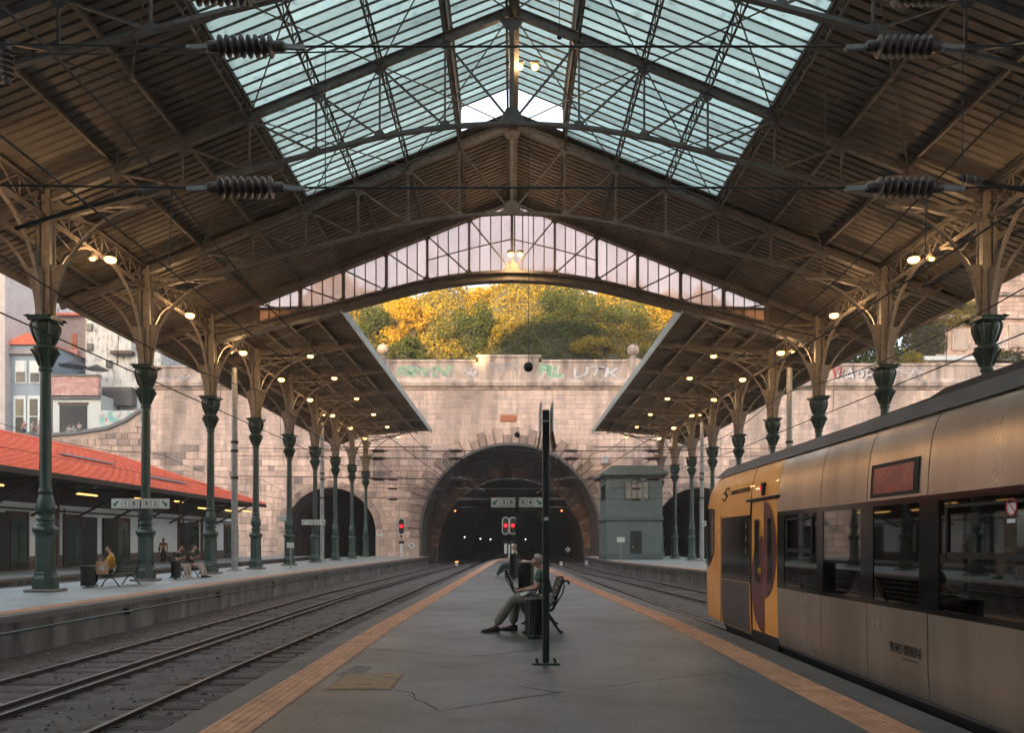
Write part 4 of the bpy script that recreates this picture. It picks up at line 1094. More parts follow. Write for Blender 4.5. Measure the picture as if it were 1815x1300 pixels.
# dark shell behind the panels, roof deck, underframe
b = MB()
for s in (-1, 1):
    for zs in ([-.45,.05,.3,.85], ZS_UP):
        V = []
        for y in (-10, 14.2):
            for z_ in zs: V.append((CT+s*(hw(z_)-.025), y, z_))
        n = len(zs); b.add(V, [(q, q+1, n+q+1, n+q) for q in range(n-1)])
b.build('body_shell', m_rubber, train, world=True)
MB().box(CT-1.2, CT+1.2, -10, 14.0, -.62, -.1).build('underframe', m_rubber, train, world=True)
MB().box(CT-1.42, CT+1.42, -10, 14.0, .02, .10).build('cabin_floor', m_tgrey, train, world=True)
MB().box(CT-1.25, CT+1.25, -10, 14.4, 2.45, 2.50).build('cabin_ceiling', m_inner, train, world=True)
for y in (9.2, -5):
    bg = MB(); bg.box(CT-1.05, CT+1.05, y-1.3, y+1.3, -.62, -.35).build('bogie', m_rubber, train, world=True)
# far side: lower and upper skin with window openings
b = MB()
for y0, y1 in zip(frange(-10, 12.4, 2.8), frange(-10, 12.4, 2.8)[1:]): b.box(CT+1.42, CT+1.46, y0, y0+.5, .85, 1.92)
b.box(CT+1.43, CT+1.465, -10, 14.2, .0, .85); b.build('far_side_skin', m_tgrey, train, world=True)
# window band: black frames and tinted panes
tpanel('window_band_sill', -10, 11.23, [.85,.90], m_blackband, .003); tpanel('window_band_head', -10, 11.23, [1.86,1.92], m_blackband, .003)
wins = [(9.78, 10.95, True), (8.55, 9.58, False), (7.32, 8.25, False), (5.55, 6.98, True), (3.9, 5.2, False), (2.4, 3.7, True), (.7, 2.1, False), (-1.0,.5, True), (-3.0,-1.3, False)]
edges = [11.23] + [v for w in wins for v in (w[1], w[0])] + [-10]
for i in range(0, len(edges), 2):
    tpanel('window_pillar', edges[i+1], edges[i], [.88,1.4,1.88], m_blackband, .002, g_=0)
for y0, y1, hop in wins:
    w = tpanel('window', y0, y1, [.90,1.4,1.86], m_glasst, -.004, th=.006, g_=0)
    if hop:
        b = MB(); x = CT-1.46
        b.box(x-.012, x+.02, y0+.12, y1-.12, 1.36, 1.41); b.box(x-.012, x+.02, y0+.12, y0+.15, 1.36, 1.80); b.box(x-.012, x+.02, y1-.15, y1-.12, 1.36, 1.80); b.box(x-.012, x+.02, y0+.12, y1-.12, 1.79, 1.815)
        b.build('hopper_frame', m_rubber, w, world=True)
# interior: seats and grab poles
for i, y in enumerate(frange(-2.0, 11.0, 1.45)):
    for xx_ in (CT-.95, CT+.55):
        b = MB(); b.bbox(xx_, xx_+.42, y, y+.45, .10, .55, .04); b.bbox(xx_, xx_+.42, y+.40, y+.50, .5, 1.18, .05); b.build('seat', m_seat, train, world=True)
        MB().tube([(xx_+.05, y+.45, 1.15), (xx_+.05, y+.45, 1.26), (xx_+.2, y+.45, 1.28)], .02, 6).build('grab_handle', m_pole, train, world=True)
for y in (10.4, 9.1, 7.9, 6.2, 4.4):
    MB().tube([(CT-.7, y, .1), (CT-.7, y, 2.55)], .022, 8).build('grab_pole', m_pole, train, world=True)
# route display above the third window
def tplate(name, y0, y1, z0, z1, mat, proud, parent=train): return tpanel(name, y0, y1, [z0, (z0+z1)/2, z1], mat, proud, parent, th=.02, g_=0)
df = tplate('display_frame', 7.33, 8.30, 1.95, 2.29, m_rubber, .012)
tplate('display_screen', 7.41, 8.23, 1.985, 2.25, m_display, .016, df)
# doors
def door_leaf(y0, y1, dec):
    lf = tpanel('door', y0, y1, [.13,.85,1.5,1.92,2.03,2.12], m_yellow, -.012, ny=1)
    b = MB(); cz, h_, ym = dec; n = 18; ysm = y0+.012 if ym > 0 else y1-.012
    pts = [(ysm, cz-h_)] + [(ysm + ym*.56*math.cos(R(-90+180*i/n)), cz+h_*math.sin(R(-90+180*i/n))) for i in range(n+1)] + [(ysm, cz+h_)]
    V = [(CT-hw(z_)-.0, y, z_) for y, z_ in pts]
    b.add(V + [((CT-hw(z_)+.012), y, z_) for y, z_ in pts], [tuple(range(len(pts)))]); b.build('maroon_swoosh', m_maroon, lf, world=True)
    ww = .20; yc = (y0+y1)/2
    b = MB(); x = CT-1.458
    b.bbox(x-.008, x+.004, yc-ww/2, yc+ww/2, .88, 1.84, .004); b.build('door_window', m_blackband, lf, world=True)
    return lf
l1 = door_leaf(11.26, 11.86, (1.38, .72, -1)); l2 = door_leaf(11.88, 12.48, (.86, .73, 1))
# maroon crescent sits against the seam between the leaves
o = MB().tube([(CT-1.475, 11.93, 1.10), (CT-1.50, 11.93, 1.06), (CT-1.475, 11.93, 1.02)], .03, 8).build('door_button', m_pole, l2, smooth=True, world=True)
MB().box(CT-1.49, CT-1.40, 11.18, 12.62, 2.125, 2.16).build('door_header', m_rubber, train, world=True)
MB().box(CT-1.44, CT-1.2, 11.24, 12.5, -.05, .13).build('door_step', m_rubber, train, world=True)
MB().bbox(CT-1.475, CT-1.38, 11.82, 11.93, 2.19, 2.38, .01).build('door_signal_box', m_rubber, train, world=True)
MB().bbox(CT-1.48, CT-1.38, 11.925, 11.98, 2.28, 2.33, .01).build('door_signal_lamp', m_red, train, world=True)
for y0, y1 in ((11.23, 12.50),): tpanel('door_top_panel', y0, y1, [2.16,2.21,2.3,2.38,2.45,2.52,2.56,2.60,2.63,2.66,2.68,2.70], m_yellow, 0)
# cab shell
def cab():
    b = MB(); secs = [(12.5,1.0,1.0,.06),(13.4,1.0,1.0,.06),(14.4,1.0,1.0,.06),(15.0,.998,.985,.07),(15.35,.985,.95,.09),(15.6,.95,.88,.12),(15.8,.86,.76,.18),(15.92,.66,.60,.26)]
    zs = [.06,.2,.45,.85,1.2,1.55,1.92,2.02,2.12,2.21,2.3,2.38,2.45,2.52,2.56,2.60,2.63,2.66,2.68,2.70]
    V = []; n = 2*len(zs)
    for y, kx, kz, zb_ in secs:
        L = []
        for z_ in zs:
            zz = zb_ + (z_-.06)*(2.70*kz-zb_)/(2.64); L.append((hw(z_)*kx, zz))
        V += [(CT-w_, y, z_) for w_, z_ in L] + [(CT+w_, y, z_) for w_, z_ in L[::-1]]
    Fs = []
    for j in range(len(secs)-1):
        for q in range(n-1): Fs.append((j*n+q, j*n+q+1, (j+1)*n+q+1, (j+1)*n+q))
    Fs.append(tuple((len(secs)-1)*n+q for q in range(n)))
    b.add(V, Fs); return b.build('cab_shell', m_yellow, train, smooth=35, world=True)
cabo = cab()
tpanel('cab_lower_panel', 12.55, 14.2, [.07,.3,.84], m_tgrey, .004)
tpanel('cab_window_frame', 12.52, 14.2, [.85,1.4,1.92], m_blackband, .004)
tpanel('cab_window', 12.98, 14.1, [.90,1.4,1.87], m_blackband, .007)
for z_ in (1.75, 1.55, 1.35): MB().box(CT-1.472, CT-1.465, 12.66, 12.74, z_-.05, z_+.05).build('cab_sticker', m_tgrey, train, world=True)
# wrap-round windscreen corner
KX = [(14.4,1.0),(15.0,.998),(15.35,.985),(15.6,.95),(15.8,.86)]
b = MB(); V = []; cols_ = [(14.72,1.30,2.10),(14.95,1.12,2.12),(15.15,1.02,2.12),(15.32,1.03,2.08),(15.48,1.08,1.98),(15.62,1.15,1.85)]
for y, za, zb_ in cols_:
    for k in range(5):
        z_ = za+(zb_-za)*k/4; V.append((CT-hw(z_)*interp(KX, y)-.012, y, z_))
n_ = len(V); V += [(x+.05, y, z_) for x, y, z_ in V]; Fs = [(5*a+k, 5*a+k+1, 5*a+k+6, 5*a+k+5) for a in range(5) for k in range(4)]
Fs += [(k, k+1, n_+k+1, n_+k) for k in range(4)] + [(5*a, 5*a+5, n_+5*a+5, n_+5*a) for a in range(5)] + [(5*a+4, 5*a+9, n_+5*a+9, n_+5*a+4) for a in range(5)]
b.add(V, Fs)
b.build('windscreen_corner', m_blackband, train, smooth=30, world=True)
MB().bbox(CT-1.30, CT-1.0, 15.62, 15.95, .35, .62, .05).build('buffer_cover', m_yellow, train, world=True)
b = MB(); b.tube([(CT-hw(z_)-.002,12.49,z_) for z_ in (.06,.85,1.92,2.2,2.45,2.6,2.7)], .007, 4); b.build('panel_seam', m_rubber, train, world=True); b = MB(); b.tube([(CT-1.463,14.24,.06),(CT-1.463,14.24,1.95)], .006, 4); b.build('panel_seam', m_rubber, train, world=True)
# roof fairing and equipment boxes
b = MB(); b.add([(CT-1.345,-10,2.68),(CT-1.345,14.9,2.68),(CT-1.30,15.25,2.71),(CT-1.24,14.6,2.85),(CT-1.24,-10,2.85),(CT-1.1,-10,2.68),(CT-1.1,14.9,2.68),(CT-1.1,15.25,2.71),(CT-1.1,14.6,2.86),(CT-1.1,-10,2.86)], [(0,1,2,3,4),(9,8,7,6,5),(0,5,6,1),(1,6,7,2),(2,7,8,3),(3,8,9,4),(4,9,5,0)]); b.build('roof_fairing', m_tfair, train, world=True)
MB().box(CT-1.12, CT+1.2, -10, 14.5, 2.66, 2.84).build('roof_deck', m_troof, train, world=True)
b = MB(); b.prism([(-10,2.83),(9.95,2.83),(9.6,2.97),(8.2,2.985),(7.9,3.03),(-10,3.03)], CT-.90, CT+.8, 'x'); b.build('air_conditioning_pod', m_troof, train, world=True)
b = MB()
for y in (7.9, 8.7, 9.3, 6.9, 5.5): b.box(CT-.915, CT-.90, y-.02, y+.02, 2.88, 2.95)
b.box(CT-.912, CT-.90, 7.2, 9.0, 2.90, 2.92); b.build('pod_trim', m_steel, train, world=True)
# markings
m_mark = M('marking_black', (.012,.012,.012), .6)
rl = (R(90), 0, R(-90))
text('unit_number', '90 94 5 003419-6', .145, m_mark, train, (CT-1.464, 7.58, .46), rl, .002, sx=.58, bold=-.001)
MB().box(CT-1.466, CT-1.44, 7.34, 7.62, .375, .384).build('number_underline', m_mark, train, world=True)
text('lettering', 'COMBOIOS DE PORTUGAL', .105, m_mark, train, (CT-1.447, 13.12, 2.33), (R(83), 0, R(-90)), .003, sx=.88, bold=.001)
b = MB()
for dy, a0 in ((.07, 40), (-.07, 220)):
    lx = lambda z_: CT-hw(z_)-.016
    pts = [(lx(2.33-dy*.5+.075*math.sin(R(a0+t))), 13.98+dy*1.0+.115*math.cos(R(a0+t)), 2.33-dy*.5+.075*math.sin(R(a0+t))) for t in range(0, 320, 20)]
    b.tube(pts, .010, 6)
b.build('logo', m_mark, train, world=True)
# round no-smoking sticker on the window band
m_stred = M('sticker_red', (.55,.03,.03), .5)
b = MB(); c0 = (CT-1.468, 5.95, 1.76); b.tube([(c0[0], c0[1]+.062*math.cos(R(t)), c0[2]+.062*math.sin(R(t))) for t in range(0, 361, 20)], .006, 6); b.tube([(c0[0], c0[1]+.04, c0[2]+.04), (c0[0], c0[1]-.04, c0[2]-.04)], .005, 5)
b.build('sticker_ring', m_stred, train, world=True)
MB().lathe([(.001,0),(.058,0),(.058,.004)], 20, (c0[0]+.002, c0[1], c0[2]), 'x').build('sticker_face', m_white, train, world=True)
MB().box(CT-1.472, CT-1.464, 5.90, 6.0, 1.64, 1.67).build('sticker_text_plate', m_white, train, world=True)

# ------------------------------------------------------------------ low station building on the left
m_render = M('white_render_grey', (.66,.73,.76), .85, var=.12, sc=1.5)
m_plinth = M('plinth_stone', (.14,.12,.115), .9, var=.35, bump=.4, bsc=10)
m_brown = M('brown_timber', (.10,.055,.04), .7, var=.3)
m_tiles = M('roof_tiles_red', (.78,.20,.115), .9, spec=.2, var=.30, sc=2.2, bump=.35, bsc=9, c3=(.60,.14,.08), sc3=5, stretch=(1,1,1))
m_shed = M('shed_dark_boards', (.045,.038,.034), .8, var=.3)
BW = -26.0
sb = empty('station_building', (BW, 50, 0), label='low white station building with red tiled roof and dark green doors', cat='building')
MB().box(BW-9, BW, 18, 74, 0, 4.6).build('wall', m_render, sb, world=True)
MB().box(BW, BW+.10, 18, 74, 0, .72).build('plinth', m_plinth, sb, world=True)
MB().box(BW, BW+.14, 18, 74.1, 3.38, 3.56).build('string_course', m_render, sb, world=True)
MB().box(BW, BW+.09, 18, 74.05, 3.20, 3.30).build('cable_duct', m_shed, sb, world=True)
MB().box(BW-.02, BW+.06, 18, 74.0, 3.6, 4.7).build('boarding', m_shed, sb, world=True)
for y in (38.2, 45.4, 55.5, 62.0, 66.6):
    MB().box(BW, BW+.14, y-.14, y+.14, 0, 4.6).build('pilaster', m_brown, sb, world=True)
    MB().tube([(BW+.2, y+.5, 0), (BW+.2, y+.5, 3.4)], .05, 6).build('drainpipe', m_shed, sb, world=True)
for dy0, dy1, flip in ((46.2, 47.9, 0), (52.2, 53.9, 1), (64.1, 65.8, 1), (71.9, 73.5, 0), (41.0, 42.6, 1)):
    d = MB(); d.box(BW, BW+.112, dy0-.12, dy1+.12, .0, 3.1); o = d.build('door_surround', m_brown, sb, world=True)
    d = MB(); d.prism([(dy0+.08,.1),(dy1-.08,.1),(dy1-.08,2.3)] + [((dy0+dy1)/2+(dy1-dy0-.16)/2*math.cos(R(t)), 2.3+.5*math.sin(R(t))) for t in range(15, 180, 15)] + [(dy0+.08,2.3)], BW+.118, BW+.13, 'x')
    dr = d.build('door_glazing', M('door_glass', (.05,.09,.07), .12, var=.4, sc=2), sb, world=True)
    d = MB(); ym = (dy0+dy1)/2; d.box(BW+.12, BW+.155, ym-.04, ym+.04, .1, 2.3); d.box(BW+.12, BW+.16, dy0+.08, dy1-.08, 2.26, 2.34); d.box(BW+.12, BW+.15, dy0+.02, dy0+.1, .0, 2.8); d.box(BW+.12, BW+.15, dy1-.1, dy1-.02, .0, 2.8); d.box(BW+.12,BW+.145,dy0+.08,dy1-.08,.08,.5)
    d.build('door_frame', m_greendark, sb, world=True)
    y0 = dy1+.14 if not flip else dy0-1.74
    MB().bbox(BW+.02, BW+.17, y0, y0+1.6, .05, 3.0, .02).build('shutter', m_greendark, sb, world=True)
# roof: tile courses, each a part
x0, z0, x1, z1 = -22.0, 4.75, -30.5, 8.0
nc = 26
for i in range(nc):
    a = i/nc; c = (i+1)/nc; xa, za = x0+(x1-x0)*a, z0+(z1-z0)*a; xb, zb_ = x0+(x1-x0)*c, z0+(z1-z0)*c
    b = MB(); n = 104; V = []
    yend = 71 - 2.2*(1-a)*0 - (9.0*a if a > 0 else 0)
    for k in range(n+1):
        y = 22 + (yend-22)*k/n; h_ = .05 + (.016 if k % 2 else 0)
        V += [(xa+.06, y, za-.02), (xa+.05, y, za+h_+.03), (xb, y, zb_+h_-.02)]
    Fs = []
    for k in range(n): Fs += [(3*k, 3*k+1, 3*k+4, 3*k+3), (3*k+1, 3*k+2, 3*k+5, 3*k+4)]
    b.add(V, Fs); b.build('tile_course', m_tiles, sb, world=True, fixn=False)
b = MB(); b.add([(x0,22,z0-.05),(x1,22,z1-.05),(x1,62,z1-.05),(x0,71,z0-.05)], [(0,1,2,3)]); b.add([(x1,22,z1),(x1-8,22,z0),(x1-8,71,z0),(x1,62,z1)], [(0,1,2,3)]); b.add([(x0,71,z0-.03),(x1,62,z1-.03),(x1-8,71,z0-.03)], [(0,1,2)])
b.build('roof_boarding', m_shed, sb, world=True, fixn=False)
MB().tube([(x1,22,z1+.08),(x1,62,z1+.08),(x0,71,z0+.1)], .14, 8).build('ridge_tiles', m_tiles, sb, world=True)
MB().box(x0-.02, x0+.12, 22, 71, z0-.22, z0+.05).build('gutter', m_shed, sb, world=True)
for y0, y1, f0, f1 in ((47, 53.5, .52, .575), (53.6, 60, .26, .33)):
    b = MB(); P = [(x0+(x1-x0)*f, z0+(z1-z0)*f+.20) for f in (f0, f1)]
    b.add([(P[0][0],y0,P[0][1]),(P[0][0],y1,P[0][1]),(P[1][0],y1,P[1][1]),(P[1][0],y0,P[1][1])], [(0,1,2,3)]); b.build('roof_light', M('roof_light_glass', (.06,.05,.05), .6), sb, world=True, fixn=False)
for y in frange(30, 69, 4.3):
    b = MB(); b.beam((BW,y,4.5),(x0-.1,y,z0-.12),.12,.16); b.beam((BW+.05,y,2.9),(-22.8,y,z0-.2),.10,.12); b.build('eaves_brace', m_shed, sb, world=True)
for i, (px, py, px2, py2) in enumerate(((135,882,172,873),(-12,862,6,858),(240,887,256,883),(310,892,324,888),(352,905,370,899),(400,909,420,904),(428,909,444,904))):
    x = -23.6; D0 = F*x/((px-908)); D1 = F*x/((px2-908)); z_ = 4.55 - .16*i/7
    root = empty('tube_light', (x, (D0+D1)/2, Z(py, D0)), label=f'warm fluorescent tube light under the red roof eaves, {ORD[[1,0,2,3,4,5,6][i]]} from the left', cat='lamp', group='tube lights under the eaves')
    zz = Z((py+py2)/2, (D0+D1)/2)
    MB().tube([(x, D0, zz), (x, D1, zz)], .05, 8).build('tube', m_tube, root, world=True)
    MB().box(x-.07, x+.07, D0-.05, D1+.05, zz+.05, zz+.12).build('housing', m_shed, root, world=True)
    MB().tube([(x, (D0+D1)/2, zz+.1), (x, (D0+D1)/2, z0+.6)], .012, 4).build('hanger', m_shed, root, world=True)

# ------------------------------------------------------------------ street wall and houses up on the left
prof = [(-72,12.2),(-48.7,12.3),(-45,12.6),(-41.7,13.1),(-39.8,13.9),(-38.5,14.8),(-37.2,15.3)]
zs_ = lambda x: interp(prof, x)
sw = empty('street_wall', (-52, WALL+.1, 0), label='rough granite retaining wall with a sloping grey coping below the street terrace', cat='wall')
b = MB(); b.prism([(-72,-1)] + [(-37.2,-1)] + [(x, z_) for x, z_ in prof[::-1]], WALL+.1, WALL+.7, 'y'); b.build('wall_core', m_stonebase, sw, world=True)
b = MB(); z_ = 2.0
while z_ < 14.5:
    h_ = random.uniform(.5,.75); x = -70.0
    while x < -37.3:
        w_ = random.uniform(.6,1.4); xe = min(x+w_, -37.2)
        if zs_(x+.1) > z_+h_ and xe-x > .2: block(b, x, xe, z_, z_+h_, random.uniform(.03,.12), tuple(v*.82 for v in stone_col()), y=WALL+.1)
        x += w_
    z_ += h_
tag(b.build('stonework', m_stone, sw, world=True, fixn=False), kind='stuff')
m_cop = M('coping_grey', (.20,.20,.195), .85, var=.35, bump=.4)
b = MB(); b.band([(x, z_+.12) for x, z_ in prof], .9, .32, WALL+.3); b.build('coping', m_cop, sw, world=True)
MB().box(-90, -37.6, WALL+.72, WALL+14, 11.6, 12.8).build('street_terrace', M('street_paving', (.22,.21,.20), .85, var=.25), None)['kind'] = 'structure'
m_blue = M('blue_grey_render', (.30,.36,.41), .85, var=.18, sc=.9); m_pink = M('pink_render', (.55,.30,.27), .85, var=.35, sc=1.2, c3=(.62,.48,.44), sc3=2.0)
m_stain = M('stained_white_render', (.66,.64,.60), .88, sc=.9, c2=(.34,.32,.30), stretch=(1,1,.35), c3=(.20,.19,.18), sc3=2.6, thr=(.5,.8)); m_taup = M('mauve_render', (.36,.30,.29), .88, var=.3, sc=1.0)
m_wing = M('window_dark', (.03,.035,.04), .15); m_shut = M('shutter_white', (.70,.72,.70), .6, var=.12)
def house(label, px0, px1, py0, py1, D, depth, mw, roof=None, rooflist=None):
    a = at(px0, py1, D); c = at(px1, py0, D)
    root = empty('house', ((a.x+c.x)/2, D+depth/2, a.z), label=label, cat='house', group='houses above the street terrace')
    MB().box(a.x, c.x, D, D+depth, a.z, c.z).build('wall', mw, root, world=True)
    if roof == 'gable':
        MB().prism([(a.x-.3, c.z), (c.x+.3, c.z), ((a.x+c.x)/2, c.z+1.3)], D-.35, D+depth+.3, 'y').build('roof', m_tiles, root, world=True)
    elif roof == 'lean':
        MB().prism([(D-.7, c.z-.1), (D+depth, c.z+2.2), (D+depth, c.z+2.4), (D-.7, c.z+.15)], a.x-.3, c.x+.3, 'x').build('roof', m_tiles, root, world=True)
    return root
def hrect(root, name, px0, px1, py0, py1, D, mat, proud=.08):
    a = at(px0, py1, D); c = at(px1, py0, D)
    p = root
    o = MB().bbox(a.x, c.x, D-proud, D+.05, a.z, c.z, .01).build(name, mat, p, world=True); return o
HD = 88.0
h = house('plain pale wall of a house at the very left edge', -60, 9, 440, 790, 87, 8, m_pale)
h = house('blue-grey house with white roller shutters and two glazed doors', 11, 92, 612, 778, HD, 8, m_blue, 'gable')
hrect(h, 'cornice', 10, 93, 622, 629, HD, m_taup, .4)
for x0_, sh in ((28, .5), (53, .58)):
    f = hrect(h, 'window', x0_, x0_+20, 640, 680, HD, m_shut, .10)
    o = hrect(f, 'shutter', x0_+2, x0_+18, 642, 642+int(36*sh), HD, m_shut, .20); hrect(f, 'glass', x0_+2, x0_+18, 643+int(36*sh), 678, HD, m_wing, .14)
for x0_ in (25, 50):
    f = hrect(h, 'door', x0_, x0_+22, 702, 776, HD, m_shut, .12); hrect(f, 'door_glass', x0_+4, x0_+18, 708, 738, HD, m_wing, .16); hrect(f, 'door_panel', x0_+4, x0_+18, 740, 774, HD, m_greendark, .16)
h = house('white shop with a dark open front below a pink terrace parapet', 94, 179, 700, 782, HD, 6, m_white)
hrect(h, 'shop_opening', 106, 155, 719, 776, HD, m_wing, .06); hrect(h, 'shop_lintel', 104, 157, 714, 718, HD, m_brown, .12); hrect(h, 'terrace_parapet', 93, 179, 669, 703, HD, m_pink, .5); hrect(h, 'parapet_cap', 92, 180, 666, 669, HD, m_cop, .65); hrect(h, 'ledge', 93, 179, 703, 708, HD, m_cop, .3)
h = house('tall stained white house with a balcony and a dark hoarding', 152, 285, 555, 760, 92, 9, m_stain)
hrect(h, 'balcony_slab', 203, 240, 625, 631, 92, m_brown, 1.0); hrect(h, 'balcony_railing', 204, 239, 592, 625, 92, m_stain, .9); hrect(h, 'window', 208, 236, 575, 592, 92, m_wing, .1); hrect(h, 'hoarding', 190, 243, 690, 722, 92, m_tgrey, 1.2)
for x0_, y0_ in ((155, 575), (156, 610), (190, 640)): hrect(h, 'meter_box', x0_, x0_+10, y0_, y0_+12, 92, m_wing, .3)
h = house('mauve house with a red-brown door behind the black parasols', 100, 152, 560, 700, 95, 9, m_taup, 'lean')
hrect(h, 'door', 128, 137, 592, 632, 95, m_plaque, .1); hrect(h, 'balcony', 118, 142, 622, 633, 95, m_pink, .6)
h = house('upper grey house with tall windows under a red eave', 8, 100, 512, 600, 98, 9, m_stain, 'lean')
for x0_ in (14, 26, 38, 52, 64): hrect(h, 'window', x0_, x0_+7, 522, 560, 98, m_wing, .1)
hrect(h, 'eave', 8, 66, 568, 578, 98, m_tiles, 1.5); hrect(h, 'dark_cladding', 8, 66, 579, 600, 98, m_shed, .6)
# black parasols on the terrace
for i, (px, py, D, w_) in enumerate(((130, 650, 89, 1.55), (172, 656, 89.6, 1.2), (100, 648, 90, 1.0))):
    p = at(px, py, D); zf = Z(669, HD)
    r = empty('parasol', (p.x, p.y, zf), label=['large black parasol on the pink terrace', 'smaller black parasol at the terrace corner', 'black parasol half hidden behind the first column'][i], cat='parasol', group='parasols on the terrace')
    MB().lathe([(w_,0),(w_*.97,.04),(.05,.62),(.01,.66)], 8, (p.x, p.y, p.z)).build('canopy', m_black, r, world=True)
    MB().tube([(p.x, p.y, zf-1), (p.x, p.y, p.z+.6)], .03, 6).build('pole', m_steel, r, world=True)
# painted street-art wall and shrubs at the terrace end
gz = MB(); a = at(176, 762, 84.5); c = at(250, 728, 84.5); gz.box(a.x, c.x, 84.5, 84.9, 12, c.z); o = gz.build('painted_garden_wall', M('street_art_paint', (.20,.46,.42), .8, sc=1.4, c2=(.60,.60,.58), c3=(.55,.15,.16), sc3=2.2, thr=(.4,.55)))
tag(o, 'low wall painted turquoise and pink beside the street terrace', 'wall')

# ------------------------------------------------------------------ ruined masonry above the wall on the right
ru = empty('ruined_house', (48, 86.5, 17), label='roofless pink granite ruin with walled-up windows, above the wall on the right', cat='ruin')
RD = 86.5
MB().box(X(1655,RD), X(1960,RD), RD, RD+5, 16, Z(480,RD)).build('wall', m_stonebase, ru, world=True)
b = MB(); z_ = 16.5
while z_ < Z(482, RD):
    h_ = random.uniform(.45,.7); x = X(1656,RD)
    while x < X(1900,RD):
        w_ = random.uniform(.7,1.8); s_ = random.uniform(.85,1.25); block(b, x, x+w_, z_, z_+h_, random.uniform(.02,.07), (s_*1.05, s_*.97, s_*.93), y=RD); x += w_
    z_ += h_
tag(b.build('stonework', m_stone, ru, world=True, fixn=False), kind='stuff')
for px0, px1, py0, py1 in ((1690,1712,588,620),(1740,1762,585,620),(1790,1815,580,615)):
    hrect(ru, 'window_surround', px0-3, px1+3, py0-4, py1+2, RD, m_cornice, .22); hrect(ru, 'blocked_window', px0, px1, py0, py1, RD, m_stonebase, .26)
for py0, py1, pr in ((560,566,.4),(630,636,.5),(520,525,.35)): hrect(ru, 'string_course', 1655, 1900, py0, py1, RD, m_cornice, pr)
text('graffiti', 'NM', 1.6, m_gb, ru, at(1726, 612, RD-.1), rx, .004, sx=1.1)
text('graffiti', 'RF', 1.5, m_gw, ru, at(1775, 607, RD-.1), rx, .004, bold=.04)
t2 = empty('upper_terrace_wall', (45, 84, 17), label='weathered tier wall with a pale pipe ledge under the ruin', cat='wall')
MB().box(X(1562,84), X(1990,84), 84, 86.4, 15, Z(640,84)).build('wall', m_cornice, t2, world=True)
MB().box(X(1636,84), X(1800,84), 83.6, 84.2, Z(640,84), Z(633,84)).build('ledge', m_white, t2, world=True)
MB().box(X(1562,84), X(1990,84), 83.8, 84.1, Z(672,84), Z(664,84)).build('string_course', m_cornice, t2, world=True)
for i, (px0, px1, py0, py1, n, mt, lab) in enumerate(((1600,1675,570,650,4200,lm_red,'reddish green ivy hanging over the ruin\'s corner'),(1560,1640,630,700,3200,lm_ivy,'yellow-green ivy trailing over the tier wall behind a column capital'),
        (1640,1760,538,575,2600,lm_ivy,'ivy growing along the ruin\'s upper course'),(1480,1600,605,650,3000,lm_bush,'green shrub mass behind the white graffiti parapet'),(1760,1815,625,660,1300,lm_red,'reddish creeper at the foot of the ruin by the last capital'))):
    P = []
    for _ in range(n):
        u = random.random(); v = random.random(); D = 83.4 + random.random()*.9 if i != 2 and i != 0 else 86.0+random.random()*.6
        p = at(px0+(px1-px0)*(.5+(u-.5)*(1-.35*abs(v-.5))) + random.gauss(0,4), py0+(py1-py0)*v + random.gauss(0,4), D); P.append((p, random.uniform(.22,.45), Vector((0,-1,.3))))
    o = leaves_obj('ivy', P, mt); tag(o, lab, 'ivy', 'ivy on the right-hand ruins')
# ------------------------------------------------------------------ catenary: masts, head spans, insulators, wires
def arc(p0, p1, sag, n=12):
    p0, p1 = Vector(p0), Vector(p1); return [p0.lerp(p1, i/n) - Vector((0,0,sag*4*(i/n)*(1-i/n))) for i in range(n+1)]
MX = 14.35
for s, side in ((-1, 'left'), (1, 'right')):
    for k, D in enumerate((41.2, 60.2)):
        r = empty('catenary_mast', (s*MX, D, 0), label=f'round galvanised catenary mast on the {side} platform, {ORD[k]} from the camera', cat='mast', group='catenary masts')
        MB().lathe([(.17,0),(.16,4),(.14,10.5)], 14).build('pole', m_steel, r, smooth=True)
        MB().bbox(-.3,.3,-.3,.3,0,.05,.01).build('base_plate', m_steel, r)
        for z_ in (6.2, 4.8, 6.65): MB().lathe([(.19,z_-.06),(.19,z_+.06)], 14).build('clamp_band', m_rubber, r)
def insulator(b, p, axis, L=.62, r=.10, n=8, mi=0):
    """ribbed porcelain rod centred on p along an axis"""
    d = Vector(axis).normalized(); prof = [(.03,-L/2-.10),(.05,-L/2-.08),(.05,-L/2)]
    for i in range(n):
        t = -L/2 + L*(i+.5)/n; w_ = L/n
        prof += [(.045,t-w_*.42),(r,t-w_*.12),(r*.96,t+w_*.1),(.05,t+w_*.38)]
    prof += [(.05,L/2),(.05,L/2+.08),(.03,L/2+.10)]
    q = Vector((0,0,1)).rotation_difference(d); V = []; m_ = 14
    for rr, h_ in prof:
        for k in range(m_):
            t = 2*math.pi*k/m_; V.append(Vector(p) + q @ Vector((rr*math.cos(t), rr*math.sin(t), h_)))
    Fs = [(i*m_+k, i*m_+(k+1)%m_, (i+1)*m_+(k+1)%m_, (i+1)*m_+k) for i in range(len(prof)-1) for k in range(m_)]
    b.add(V, Fs, mi)
